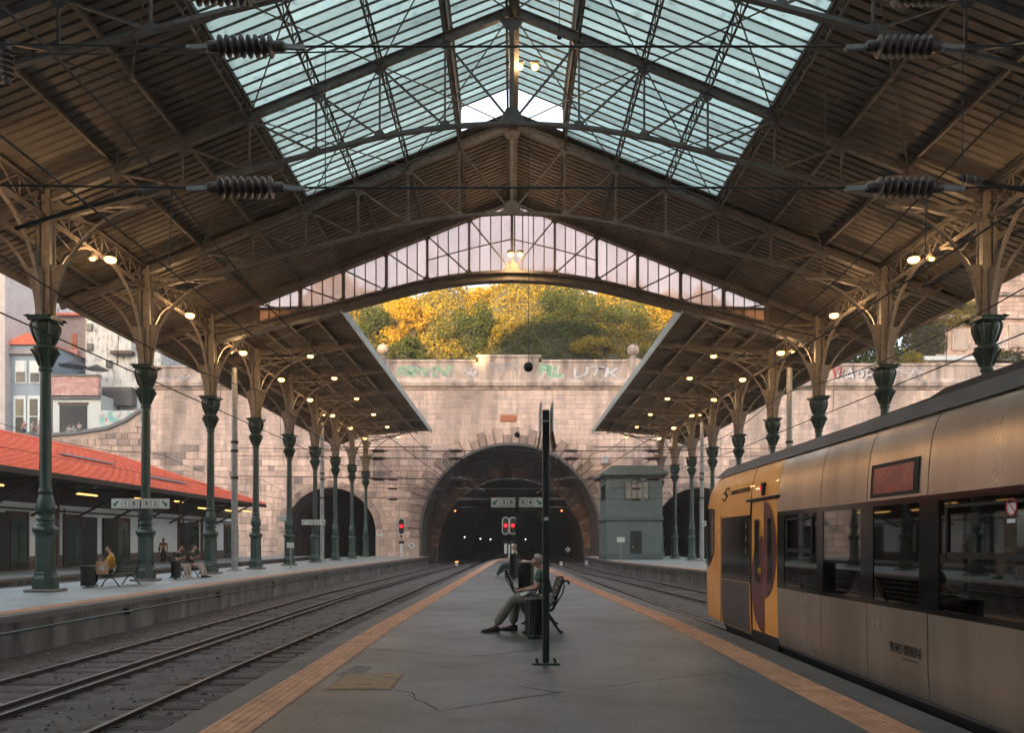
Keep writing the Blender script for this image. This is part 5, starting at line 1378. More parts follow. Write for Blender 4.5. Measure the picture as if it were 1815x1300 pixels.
def headspan(D, zs, xin, lab, ends=MX, n=8, xin2=None):
    r = empty('head_span', (0, D, zs[0]), label=f'cross wires with brown ribbed insulators {lab}', cat='wire', group='catenary head spans')
    for z_ in zs:
        b = MB(); b.tube([(-ends, D, z_+.15), (xin[0]-.6, D, z_), (xin[1]+.6, D, z_), (ends, D, z_+.15)], .011 if D < 15 else .016, 5); b.build('span_wire', m_wire, r, world=True)
        for x in list(xin) + (xin2 or []):
            b = MB(); insulator(b, (x, D, z_), (1,0,0), .54, .102 if D < 15 else .12, n); b.build('insulator', m_ins, r, smooth=45, world=True)
            for e in (-1, 1):
                b = MB(); b.beam((x+e*.34,D,z_),(x+e*.55,D,z_-.012),.03,.045); b.tube([(x+e*.36,D-.03,z_),(x+e*.36,D+.03,z_)],.03,8); b.tube([(x+e*.54,D-.025,z_-.012),(x+e*.54,D+.025,z_-.012)],.024,8); b.build('clevis', m_steel, r, world=True)
    xm = (xin[0]+xin[1])/2
    for x in (xin[0]+.75, xin[1]-.75, xin[1]+.55):
        MB().tube([(x, D, zs[-1]), (x, D, zs[0])], .005 if D < 15 else .010, 4).build('dropper', m_wire, r, world=True)
    return r
headspan(7.55, (1.5+4.70, 1.5+3.36), (-2.52, 3.72), 'crossing right above the near platform')
r = headspan(7.50, (1.5+5.16,), (-2.72, 3.85), 'cut off by the top edge of the picture')
headspan(41.2, (1.5+4.70, 1.5+4.30, 1.5+3.25), (-2.9, 3.05), 'spanning the tracks at the nearer pair of masts', xin2=[-6.9, 7.3])
headspan(60.2, (1.5+4.70, 1.5+4.0, 1.5+3.2), (-3.6, 3.7), 'spanning the tracks at the far pair of masts', xin2=[-9.0, 9.4])
headspan(79.0, (1.5+4.3, 1.5+3.4), (-4.4, 4.3), 'close in front of the main tunnel arch', ends=13)
for i, (D, px, py, rr) in enumerate(((25.0, 937, 651, .155), (41.5, 917, 771, .155), (8.6, 992, 65, .028))):
    p = at(px, py, D); r = empty('hanging_ball', p, label=['large black ball weight hanging before the tunnel parapet', 'smaller black ball weight hanging over the tunnel crown', 'tiny black ball clamp on the wire near the skylight ridge'][i], cat='ball', group='hanging ball weights')
    MB().lathe([(max(.002, rr*math.cos(R(t))), rr*math.sin(R(t))) for t in range(-90, 91, 15)], 16).build('ball', m_black, r, smooth=True)
    MB().tube([(0,0,rr*.9),(0,0,(8.6 if D < 30 else 3.4) if D > 20 else 2.2)], .009 if D > 20 else .004, 4).build('cord', m_wire, r)
# tubular arm reaching in from the left above the first column
a0, a1 = at(28, 405, 13.0), at(250, 342, 13.0); r = empty('registration_arm', a0, label='dark tubular arm reaching in at upper left below the roof', cat='arm')
MB().tube([a0, a0.lerp(a1,.5)+Vector((0,0,.03)), a1], .035, 8).build('tube', m_black, r, world=True); b = MB(); insulator(b, a1+Vector((.12,0,.03)), (1,0,.25), .2, .07, 3); b.build('insulator', m_ins, r, world=True)
a0, a1 = at(1720, 318, 13.0), at(1850, 345, 13.0); r = empty('registration_arm', a0, label='dark tubular arm reaching in at upper right below the roof', cat='arm')
MB().tube([a0, a1], .035, 8).build('tube', m_black, r, world=True); b = MB(); insulator(b, a0, (1,0,-.2), .2, .07, 3); b.build('insulator', m_ins, r, world=True)
p = at(14, 112, 12.0); r = empty('wire_insulator', p, label='dark upright ribbed insulator at the left picture edge', cat='insulator'); b = MB(); insulator(b, p, (0,0,1), .45, .10, 5); b.build('insulator', m_ins, r, smooth=45, world=True)
b = MB(); b.tube(arc(p+Vector((-3,0,.2)), p+Vector((5.2,0,.18)), .05), .012, 5); b.build('wire', m_wire, r, world=True)
# running wires above each track
for k, nm in (('2','the track beside the left platform'), ('3','the track left of the island platform'), ('4','the train'), ('5','the track behind the train'), ('1','the track by the red-roofed building'), ('6','the far right track')):
    tab = T[k]; r = empty('overhead_wire', (interp(tab, 30), 30, 5), label=f'contact and carrying wires strung above {nm}', cat='wire', group='overhead wires')
    yy = frange(3.0, 84, 3.0)
    MB().tube([(interp(tab, y), y, 1.5+3.42) for y in yy], .013, 5).build('contact_wire', m_wire, r, world=True)
    MB().tube([(interp(tab, y)+.03, y, 1.5+4.62 - .55*math.sin(math.pi*(((y-8)%16.8)/16.8))) for y in frange(3, 84, 1.4)], .013, 5).build('carrying_wire', m_wire, r, world=True)
    for y in frange(10, 80, 5.2):
        MB().tube([(interp(tab,y), y, 4.92), (interp(tab,y)+.03, y, 6.12-.55*math.sin(math.pi*(((y-8)%16.8)/16.8)))], .007, 4).build('dropper', m_wire, r, world=True)
# grey cantilever arms inside the tunnel mouth
for i, (D, z0_, half) in enumerate(((86, 7.2, 6.2), (90, 6.3, 7.0), (98, 5.3, 7.6))):
    r = empty('tunnel_cross_arm', (0, D, z0_), label=['topmost pale cross arm', 'middle pale cross arm', 'lowest pale cross arm with red end lamps'][i] + ' inside the main tunnel mouth', cat='arm', group='cross arms in the tunnel')
    MB().tube([(-half, D, z0_), (half, D, z0_)], .028, 6).build('tube', m_steel, r, world=True)
    for x in (-half*.55, half*.55):
        b = MB(); insulator(b, (x, D, z0_), (1,0,0), .7, .12, 5); b.build('insulator', m_steel, r, world=True)
        MB().tube([(x, D, z0_), (x+.8*(1 if x < 0 else -1), D, z0_-.5)], .025, 5).build('steady_arm', m_steel, r, world=True)
    if i == 2:
        for x, m__ in ((-7.0, m_amber), (6.1, m_amber)): MB().lathe([(.01,-.12),(.12,0),(.01,.12)], 8, (x, D-.1, z0_)).build('lamp', m__, r, world=True)

# ------------------------------------------------------------------ signs
def arrow(b, cx, cz, s, flip, y):
    P = [(-.5,-.5),(-.5,.25),(-.28,.02),(.38,.62),(.62,.38),(.02,-.28),(.25,-.5)]
    b.prism([(cx+(p[0]*s if not flip else -p[0]*s), cz+p[1]*s) for p in P], y-.004, y, 'y')
def wayfind(p, w, h_, la, n1, n2, lb, label, pole=False, D=None):
    x, y, z_ = p; r = empty('platform_sign', (x, y, 0 if pole else z_), label=label, cat='sign', group='platform number signs')
    for s, n_, flip in ((-1, n1, False), (1, n2, True)):
        cx = x + s*(w/2+.03)
        bd = MB().bbox(cx-w/2, cx+w/2, y-.03, y+.03, z_-h_/2, z_+h_/2, .01).build('board', m_signwhite, r, world=True)
        MB().box(cx-w/2-.012, cx+w/2+.012, y-.02, y+.035, z_-h_/2-.012, z_+h_/2+.012).build('board_rim', m_greendark, r, world=True)
        ax = cx + s*w*.34; nx = cx; bx_ = cx - s*w*.30
        b = MB(); arrow(b, ax, z_, h_*.5, flip, y-.032); b.build('arrow', m_signgreen, bd, world=True)
        for tx, ch in ((nx, n_), (bx_, 'B')):
            text('letter', ch, h_*.62, m_mark, bd, (tx, y-.034, z_), rx, .002, bold=.004)
            b = MB(); q = h_*.36
            for e in (-1, 1): b.box(tx-q, tx+q, y-.034, y-.030, z_+e*q-.008, z_+e*q+.008); b.box(tx+e*q-.008, tx+e*q+.008, y-.034, y-.030, z_-q, z_+q)
            b.build('number_frame', m_tgrey, bd, world=True)
    if pole:
        MB().box(x-.07, x+.07, y-.05, y+.05, 0, z_+h_/2).build('post', m_greendark, r, world=True); MB().bbox(x-.2,x+.2,y-.2,y+.2,.0,.02,.004).build('base_plate', m_greendark, r, world=True)
    return r
wayfind((X(917,34), 34.0, Z(891.5,34)), 1.08, .41, 1, '3', '4', 1, 'green and white sign for platforms 3 and 4 on the island platform', True)
wayfind((XL, D_COL[2]-.42, Z(894.5, D_COL[2])), 1.06, .37, 1, '1', '2', 1, 'green and white sign for platforms 1 and 2 on a left column')
wayfind((XL, D_COL[6]-.42, Z(927, D_COL[6])), .8, .36, 1, '1', '2', 1, 'small distant sign for platforms 1 and 2 further along the left columns')
wayfind((XR, D_COL[6]-.42, Z(929, D_COL[6])), .8, .36, 1, '5', '6', 1, 'small distant sign for platforms 5 and 6 on a right column')
# tall dark post with two back-to-back boards near the camera
r = empty('display_post', (X(968,9.8), 9.8, 0), label='dark green post with back-to-back display boards in the middle of the platform', cat='post')
MB().bbox(-.042,.042,-.042,.042,.02,3.12,.008).build('post', m_greendark, r)
MB().bbox(-.17,.17,-.15,.15,0,.02,.005).build('base_plate', m_green, r)
for x in (-.11, .11):
    for y in (-.10, .10): MB().lathe([(.018,.02),(.018,.045),(.008,.05)], 6, (x,y,0)).build('bolt', m_railside, r)
for s in (-1, 1):
    b = MB(); b.prism([(s*.062, 2.82), (s*.078, 2.82), (s*.078, 3.17), (s*.062, 3.17)], -.30, .35, 'y'); b.build('display_board', m_fascia, r)
    b = MB(); b.prism([(s*.062, 2.82), (s*.078, 2.82), (s*.112, 2.64), (s*.096, 2.64)], -.30, .35, 'y'); b.build('display_skirt', m_tgrey, r)
MB().box(-.062,.062,-.05,-.042,2.97,2.99).build('bracket', m_signwhite, r)
MB().box(-.025,.03,-.048,-.042,1.76,1.80).build('sticker', m_signwhite, r)
# small notices
def notice(px, py0, py1, D, w_, ground, label, mat, border=None):
    p = at(px, (py0+py1)/2, D); h_ = (py1-py0)*D/F; r = empty('notice_sign', (p.x, D, ground), label=label, cat='sign', group='small notice signs')
    MB().tube([(p.x, D+.04, ground), (p.x, D+.04, p.z)], .03, 6).build('post', m_steel, r, world=True)
    MB().bbox(p.x-w_/2, p.x+w_/2, D-.02, D+.02, p.z-h_/2, p.z+h_/2, .006).build('panel', mat, r, world=True)
    return r, p, h_
m_or = M('notice_orange', (.65,.22,.05), .5)
r, p, h_ = notice(673, 940, 951, 74, .55, 0, 'white notice with an orange mark beside the left tunnel pier', m_signwhite); MB().box(p.x-.12,p.x+.12,73.97,73.98,p.z-.05,p.z+.2).build('pictogram', m_or, r, world=True)
r, p, h_ = notice(1167, 938, 951, 70, .6, 0, 'white notice with an orange mark right of the signal cabin', m_signwhite); MB().box(p.x-.14,p.x+.14,69.97,69.98,p.z-.05,p.z+.22).build('pictogram', m_or, r, world=True)
notice(1101, 953, 962, 62, .6, 0, 'plain white board on a thin post before the signal cabin', m_signwhite)
notice(515, 963, 972, 44, .4, 0, 'small white board on a thin post among the left columns', m_signwhite)
r, p, h_ = notice(505, 915, 925, 51, .7, 0, 'turquoise panel fixed at a left column', m_fascia)
for i, (px, py, D) in enumerate(((730, 968, 80), (1007, 975, 92))):
    p = at(px, py, D); r = empty('diamond_sign', (p.x, D, -.8), label=['small white diamond marker left of the main tunnel arch', 'small white diamond marker inside the main tunnel on the right'][i], cat='sign', group='diamond markers')
    s_ = .34; MB().prism([(p.x-s_,p.z),(p.x,p.z-s_),(p.x+s_,p.z),(p.x,p.z+s_)], D-.02, D+.02, 'y').build('panel', m_signwhite, r, world=True); MB().prism([(p.x-.14,p.z),(p.x,p.z-.14),(p.x+.14,p.z),(p.x,p.z+.14)], D-.03, D-.02, 'y').build('mark', m_tgrey, r, world=True)
    MB().tube([(p.x, D+.04, -.8), (p.x, D+.04, p.z)], .03, 6).build('post', m_steel, r, world=True)
# ------------------------------------------------------------------ signals
def signal(px, pyt, pyb, D, ground, label, twin=False):
    x = X(px, D); r = empty('railway_signal', (x, D, ground), label=label, cat='signal', group='red railway signals'); zt_, zb2 = Z(pyt, D), Z(pyb, D)
    MB().tube([(x, D, ground), (x, D, zb2)], .09, 8).build('post', m_signwhite, r, world=True)
    for dx in ((-.33, .33) if twin else (0,)):
        h_ = zt_-zb2; hd = h_*.62; cz = zt_-hd/2; w_ = .30
        pts = [(x+dx+w_*math.cos(R(t)), cz+(hd/2-w_)*(1 if t < 180 else -1)+w_*math.sin(R(t))) for t in range(0, 360, 20)]
        bd = MB().prism(pts, D-.04, D+.04, 'y').build('backboard', m_black, r, world=True)
        b = MB(); b.tube([(q[0], D-.05, q[1]) for q in pts+[pts[0]]], .035, 5); b.build('board_rim', m_signwhite, bd, world=True)
        MB().lathe([(.002,0),(.17,0),(.17,.05),(.002,.06)], 14, (x+dx, D-.12, cz+.02), 'y').build('red_lens', m_red, bd, world=True)
        MB().lathe([(.20,0),(.20,.2)], 12, (x+dx, D-.26, cz+.02), 'y', cap=False).build('hood', m_black, bd, world=True)
        MB().lathe([(.002,0),(.12,0),(.12,.06)], 12, (x+dx, D-.1, cz-hd/2-.22), 'y').build('small_lens', m_black, r, world=True)
        MB().bbox(x+dx-.26, x+dx+.26, D-.1, D+.1, zb2-.0, zb2+.30, .02).build('route_box', m_black, r, world=True)
        MB().bbox(x+dx-.12, x+dx+.12, D-.14, D-.02, ground+.4, ground+1.3, .02).build('identity_plate', m_signwhite, r, world=True)
    return r
signal(712, 920, 965, 78, 0, 'single red signal on the left platform end beside the tunnel arch')
signal(903, 918, 966, 73, 0 , 'twin red signals on one post at the tip of the island platform', True)
signal(1069.5, 920, 965, 76, 0, 'single red signal half hidden at the left of the signal cabin')
for i, (px, py, D) in enumerate(((810, 1000, 76), (995, 1000, 76), (1066, 1002, 74), (1040, 999, 78))):
    x = X(px, D); r = empty('track_marker', (x, D, -.8), label=['small white block beside the left running rails', 'small white block beside the right running rails', 'small white post under the right platform end', 'little pale post between the far right rails'][i], cat='marker', group='white track markers')
    MB().bbox(x-.14, x+.14, D-.12, D+.12, -.82, Z(py-3, D), .02).build('block', m_white, r, world=True)
    MB().bbox(x-.16, x+.16, D-.14, D+.14, Z(py-3, D), Z(py-3, D)+.05, .01).build('cap', m_amber if i == 0 else m_white, r, world=True)

# ------------------------------------------------------------------ signal cabin
m_cabin = M('cabin_green_grey', (.105,.145,.140), .7, var=.22, sc=1.2, bump=.1)
m_cabin2 = M('cabin_trim', (.075,.105,.105), .65, var=.2)
SD = 66.0; x0, x1 = X(1076,SD), X(1174,SD); zt_ = Z(838,SD)
cb = empty('signal_cabin', ((x0+x1)/2, SD+2.5, 0), label='two-storey green-grey signal cabin beside the tunnel arch', cat='cabin')
MB().box(x0, x1, SD, SD+5.5, 0, zt_-.3).build('wall', m_cabin, cb, world=True)
MB().bbox(x0-.12, x1+.12, SD-.12, SD+5.6, Z(924,SD), Z(917,SD), .03).build('floor_band', m_cabin2, cb, world=True)
MB().bbox(x0-.08, x1+.08, SD-.08, SD+5.6, 0, .5, .02).build('plinth', m_cabin2, cb, world=True)
MB().bbox(x0-.45, x1+.45, SD-.5, SD+6, zt_-.28, zt_+.05, .06).build('eaves', m_cabin, cb, world=True)
MB().prism([(x0-.3, zt_+.05), (x1+.3, zt_+.05), (x1-.4, zt_+.55), (x0+.4, zt_+.55)], SD-.3, SD+5.8, 'y').build('roof', m_cabin, cb, world=True)
wx0, wx1 = X(1109,SD), X(1150,SD)
fr = MB().bbox(wx0-.1, wx1+.1, SD-.09, SD+.05, Z(885,SD)-.1, Z(856,SD)+.1, .02).build('window_frame', m_cabin2, cb, world=True)
for k in range(4):
    a = wx0+(wx1-wx0)*k/4+.05; c = wx0+(wx1-wx0)*(k+1)/4-.05; o = MB().box(a, c, SD-.10, SD-.085, Z(885,SD), Z(856,SD)).build('pane', M('cabin_glass', (.30,.29,.265), .12, var=.35, sc=1.5), fr, world=True)
for k in range(2):
    y = SD+.9+k*1.7; o = MB().box(x0-.05, x0+.02, y, y+1.2, Z(885,SD), Z(858,SD)).build('side_window', m_wing, cb, world=True)
dr = MB().bbox(X(1118,SD), X(1138,SD), SD-.07, SD+.03, .05, Z(942,SD), .01).build('door', m_greendark, cb, world=True)
MB().lathe([(.04,0),(.05,.06),(.002,.08)], 8, (X(1122,SD), SD-.15, 1.05), 'y').build('handle', m_signwhite, dr, world=True)
MB().bbox(X(1125,SD)-.12, X(1125,SD)+.12, SD-.7, SD-.1, Z(856,SD)-.05, Z(853,SD)+.1, .03).build('floodlight', m_steel, cb, world=True)

# ------------------------------------------------------------------ benches and litter bins
m_slat = M('bench_slat_green', (.012,.022,.018), .7, var=.4, sc=6)
def bench_proto():                                    # sitter faces local +x, bench runs along local y
    r = empty('park_bench', (0,0,0)); L = 1.55
    for y in (-L/2+.06, L/2-.06):
        b = MB(); w_ = .022
        def tb(P, rad=w_): b.tube([(p[0], y, p[1]) for p in P], rad, 6)
        tb([(.30,0),(.26,.05),(.20,.18),(.10,.28),(0,.31),(-.10,.27),(-.20,.14),(-.27,.04),(-.31,0)])           # arched legs
        tb([(.33,.40),(.30,.34),(.22,.33),(.05,.35),(-.12,.37),(-.20,.42)]); tb([(0,.31),(.05,.35)])
        tb([(-.14,.36),(-.20,.46),(-.24,.62),(-.30,.78),(-.36,.86),(-.42,.85),(-.43,.80)])                        # back stile and scroll
        tb([(.33,.40),(.36,.43),(.36,.48),(.33,.49)], .016); tb([(-.14,.36),(-.25,.52),(-.33,.66),(-.36,.80)], .012)
        b.tube([(.30,y-.03,.012),(.30,y+.03,.012)], .03, 6); b.tube([(-.31,y-.03,.012),(-.31,y+.03,.012)], .03, 6)
        b.build('iron_end', m_greendark, r, smooth=True)
    for i in range(6):
        x = .30-.085*i; z_ = .415-.008*i+(.01 if i == 0 else 0); MB().bbox(x-.032, x+.032, -L/2, L/2, z_-.014, z_+.014, .006).build('seat_slat', m_slat, r)
    for i in range(5):
        t = i/4; x = -.205-.135*t; z_ = .48+.35*t
        b = MB(); c = Vector((x,0,z_)); d = Vector((-.36,0,.93)); n_ = Vector((.93,0,.36)); V = []
        for yy_ in (-L/2, L/2):
            for a_, e in ((-1,-1),(1,-1),(1,1),(-1,1)): V.append(c + d*(a_*.034) + n_*(e*.012+.03) + Vector((0,yy_,0)))
        b.add(V, [(0,1,2,3),(7,6,5,4),(0,4,5,1),(1,5,6,2),(2,6,7,3),(3,7,4,0)]); b.build('back_slat', m_slat, r)
    return r
bp = bench_proto()
BEN = [(.50, 13.75, 180, 'iron bench with dark green slats under the seated man on the island platform'),
       (.20, 18.4, 0, 'empty-looking iron bench facing right behind the seated man'),
       (X(900,33.5)+.25, 33.6, 180, 'distant iron bench on the island platform holding the person in teal trousers'),
       (X(207,26.9), 27.2, 180, 'iron bench on the left platform holding the person in yellow'),
       (X(322,32.9), 33.2, 0, 'iron bench on the left platform holding two seated people')]
benches = []
for i, (x, y, rz, lab) in enumerate(BEN):
    o = bp if i == 0 else copy_tree(bp); o.location = (x, y, 0.0); o.rotation_euler = (0,0,R(rz)); tag(o, lab, 'bench', 'platform benches'); benches.append(o)
def bin_proto():
    r = empty('litter_bin', (0,0,0)); n = 20
    MB().lathe([(.13,.07),(.142,.08),(.142,.58),(.13,.59)], 20).build('liner', m_greendark, r, smooth=30)
    for k in range(n):
        a = 2*math.pi*k/n; u = Vector((math.cos(a), math.sin(a), 0)); w_ = Vector((-u.y,u.x,0)); V = []
        for z_ in (.05,.61):
            for q, e in ((-.016,.143),(.016,.143),(.013,.160),(-.013,.160)): V.append(u*e+w_*q+Vector((0,0,z_)))
        MB().add(V, [(0,1,2,3),(7,6,5,4),(0,4,5,1),(1,5,6,2),(2,6,7,3),(3,7,4,0)]).build('slat', m_greendark, r)
    MB().lathe([(.14,.585),(.167,.59),(.167,.615),(.135,.62),(.12,.60)], 20).build('rim', m_greendark, r, smooth=True)
    MB().lathe([(.05,0),(.05,.08)], 10).build('stem', m_greendark, r); MB().lathe([(.13,.0),(.12,.015),(.05,.02)], 14).build('foot', m_greendark, r)
    return r
bi = bin_proto()
for i, (px, D, sc_, zz, lab) in enumerate(((949, 12.35, 1.0, 1.0, 'slatted dark green litter bin beside the seated man'), (933, 18.1, 1.12, 1.68, 'taller dark litter bin behind the seated man'),
        (911, 31.0, 1.0, 1.68, 'distant dark litter bin in front of the person in teal trousers'), (156, 26.0, 1.35, 1.15, 'dark green litter bin beside the bench of the person in yellow'),
        (312, 31.6, 1.15, 1.2, 'dark green litter bin beside the bench with two people'))):
    o = bi if i == 0 else copy_tree(bi); o.location = (X(px, D), D, 0); o.scale = (sc_, sc_, zz); tag(o, lab, 'litter bin', 'platform litter bins')
MB().bbox(X(949,12.35)-.055, X(949,12.35)+.0, 12.35-.175, 12.35-.163, .52, .56, .003).build('label_plate', m_signwhite, None).parent = bi
bpy.context.view_layer.update()
lp = bi.children[-1]; lp.location = -bi.location

# ------------------------------------------------------------------ people
def skin(name, joints, bones, mat, parent, sub=2):
    ks = list(joints); me = bpy.data.meshes.new(name); me.from_pydata([joints[k][0] for k in ks], [(ks.index(a), ks.index(b)) for a, b in bones], [])
    me.materials.append(mat); o = link(name, me, parent)
    m_ = o.modifiers.new('Skin', 'SKIN'); m_.use_smooth_shade = True; m_.branch_smoothing = .6
    for k, d in zip(ks, me.skin_vertices[0].data):
        r_ = joints[k][1]; d.radius = r_ if isinstance(r_, tuple) else (r_, r_)
    me.skin_vertices[0].data[0].use_root = True
    s_ = o.modifiers.new('Subdivision', 'SUBSURF'); s_.levels = sub; s_.render_levels = sub
    return o
_mats = {}
def cm(name, c, r=.8):
    if name not in _mats: _mats[name] = M(name, c, r, var=.30, sc=9, bump=.6, bsc=16)
    return _mats[name]
def hand(parent, p, d, up, mat, s=1.0):
    """palm with four bent fingers and a thumb; d = finger direction, up = back of the hand"""
    d = Vector(d).normalized(); up = (Vector(up) - d*Vector(up).dot(d)).normalized(); w_ = d.cross(up); p = Vector(p); b = MB(); V = []
    for t, wd, th in ((0,.026,.017),(.045,.040,.017),(.09,.042,.013)):
        for a_, e in ((-1,-1),(1,-1),(1,1),(-1,1)): V.append(p + d*t*s + w_*a_*wd*s + up*e*th*s)
    b.add(V, [(0,1,2,3),(11,10,9,8)] + [(4*i+k,4*i+4+k,4*i+4+(k+1)%4,4*i+(k+1)%4) for i in range(2) for k in range(4)])
    for i, ln in enumerate((.062,.072,.078,.070)):
        o = p + d*.086*s + w_*(-.033+.022*i)*s; b.tube([o, o+d*ln*.5*s-up*.004*s, o+d*ln*.8*s-up*.022*s, o+d*ln*.85*s-up*.046*s], [.0095*s,.009*s,.0085*s,.006*s], 6)
    o = p + d*.02*s + w_*.034*s; b.tube([o, o+(d*.03+w_*.022-up*.008)*s, o+(d*.06+w_*.026-up*.022)*s], [.012*s,.011*s,.008*s], 6)
    b.build('hand', mat, parent, smooth=50)
def person(label, loc, rz, pose, top, bottom, hair, skinm, shoes, short_sleeve=True, tsock=None, extras=None, hairstyle='short', sc=1.0, bulk=1.16):
    r = empty('person', loc, R(rz), label=label, cat='person'); r.scale = (sc, sc, sc)
    J = pose
    P = lambda k: Vector(J[k])
    body = {'pelvis': (J['pelvis'], (.125,.105)), 'waist': (J['waist'], (.12,.10)), 'chest': (J['chest'], (.145,.105)), 'neckb': (J['neckb'], .062), 'neck': (J['neck'], .052),
            'jaw': (J['jaw'], .072), 'skull': (J['skull'], .094), 'crown': (J['crown'], .075), 'nose': (J['nose'], .014)}
    bones = [('pelvis','waist'),('waist','chest'),('chest','neckb'),('neckb','neck'),('neck','jaw'),('jaw','skull'),('skull','crown'),('jaw','nose')]
    for s in 'lr':
        for k, rr in (('sh',.058),('el',.042),('wr',.029)): body[k+s] = (J[k+s], rr)
        for k, rr in (('hip',.085),('kn',.058),('an',.038)): body[k+s] = (J[k+s], rr)
        bones += [('chest','sh'+s),('sh'+s,'el'+s),('el'+s,'wr'+s),('pelvis','hip'+s),('hip'+s,'kn'+s),('kn'+s,'an'+s)]
    bo = skin('body', body, bones, skinm, r)
    bk = lambda v: tuple(q*bulk for q in v) if isinstance(v, tuple) else v*bulk
    sh = {'waist0': (P('pelvis').lerp(P('waist'),.25), (.142,.122)), 'waist': (J['waist'], (.14,.118)), 'chest': (J['chest'], (.158,.118)), 'neckb': (P('neckb')-(P('neck')-P('neckb'))*.3, .070)}
    sb_ = [('waist0','waist'),('waist','chest'),('chest','neckb')]
    for s in 'lr':
        sh['sh'+s] = (J['sh'+s], .073)
        e = P('sh'+s).lerp(P('el'+s), .72) if short_sleeve else P('el'+s); sh['e'+s] = (e, .062 if short_sleeve else .054); sb_ += [('chest','sh'+s),('sh'+s,'e'+s)]
        if not short_sleeve: sh['w'+s] = (P('el'+s).lerp(P('wr'+s),.95), .042); sb_.append(('e'+s,'w'+s))
    skin('shirt', {k: (v[0], bk(v[1])) for k, v in sh.items()}, sb_, top, r)
    tr = {'pelvis': (P('pelvis').lerp(P('waist'),.3), (.142,.122)), 'seat': (J['pelvis'], (.142,.122))}; tb_ = [('pelvis','seat')]
    for s in 'lr':
        tr['hip'+s] = (J['hip'+s], .098); tr['m'+s] = (P('hip'+s).lerp(P('kn'+s),.5), .090); tr['kn'+s] = (J['kn'+s], .078); tr['an'+s] = (P('kn'+s).lerp(P('an'+s), .93), .068)
        tb_ += [('seat','hip'+s),('hip'+s,'m'+s),('m'+s,'kn'+s),('kn'+s,'an'+s)]
    skin('trousers', {k: (v[0], bk(v[1])) for k, v in tr.items()}, tb_, bottom, r)
    for s in 'lr':
        a_ = P('an'+s); f = Vector(J.get('foot'+s, (1,0,0))).normalized(); w_ = Vector((-f.y, f.x, 0)).normalized(); g0 = a_.z-.075
        b = MB(); V = []; prof = [(-.085,.034,.085),(-.03,.044,.10),(.05,.048,.08),(.12,.054,.06),(.19,.050,.045),(.225,.030,.028)]
        for t, wd, hh in prof:
            c = Vector((a_.x,a_.y,0)) + f*t
            for a2, z_ in ((-1,0),(1,0),(.92,hh*.7),(.5,hh),(-.5,hh),(-.92,hh*.7)): V.append(Vector((c.x,c.y,0)) + w_*wd*a2 + Vector((0,0,g0+z_)))
        n = 6; b.add(V, [tuple(range(n)), tuple((len(prof)-1)*n+k for k in range(n))] + [(i*n+k,(i+1)*n+k,(i+1)*n+(k+1)%n,i*n+(k+1)%n) for i in range(len(prof)-1) for k in range(n)])
        so = b.build('shoe', shoes, r, smooth=50)
        if tsock:
            b = MB()
            for t in (.06,.09,.12): c = Vector((a_.x,a_.y,g0+.062-.0001*t)) + f*t; b.tube([c-w_*.046+Vector((0,0,-.012)), c+Vector((0,0,.016-(t-.06)*.35)), c+w_*.046+Vector((0,0,-.012))], .010, 5)
            b.build('laces', tsock, so)
        hand(r, P('wr'+s), P('wr'+s)-P('el'+s), (0,0,1) if 'hand_up' not in J else J['hand_up'], skinm)
    # hair: cap over the skull, open at the face
    fc = (P('nose')-P('jaw')); fc.z = 0; fc.normalize(); sd = Vector((-fc.y, fc.x, 0)); c = P('skull'); up = (P('crown')-P('jaw')).normalized()
    b = MB(); V = []; Fs = []; nu, nv = 14, 9
    for j in range(nv):
        ph = R(90 - 108*j/(nv-1))
        for i in range(nu):
            th = 2*math.pi*i/nu; front = math.cos(th); lim = ph
            rr = .091 + random.uniform(-.003,.009)
            if hairstyle == 'bob': rr += .008
            V.append(c + up*(.008+rr*1.08*math.sin(lim)) + fc*(-.012 + rr*1.02*math.cos(lim)*front) + sd*(rr*.93*math.cos(lim)*math.sin(th)))
    for j in range(nv-1):
        for i in range(nu):
            el_ = 90-108*(j+.5)/(nv-1); fr_ = math.cos(2*math.pi*(i+.5)/nu)
            if (fr_ > .45 and el_ < 56) or (fr_ > .0 and el_ < 16): continue
            Fs.append((j*nu+i, j*nu+(i+1)%nu, (j+1)*nu+(i+1)%nu, (j+1)*nu+i))
    b.add(V, Fs); b.build('hair', hair, r, smooth=60)
    for e in (-1, 1):
        b = MB(); b.lathe([(.004,-.006),(.018,0),(.024,.006),(.016,.014),(.004,.016)], 8, (0,0,0)); o = b.build('ear', skinm, r, smooth=True)
        o.location = c + sd*e*.076 - up*.03; o.rotation_euler = (R(90)*1, 0, math.atan2(fc.y, fc.x)); o.scale = (.8,1.3,1)
        b = MB(); b.lathe([(.002,-.009),(.009,0),(.002,.009)], 8); o = b.build('eye', m_black, r); o.location = c + fc*.072 + sd*e*.03 - up*.022
    return r
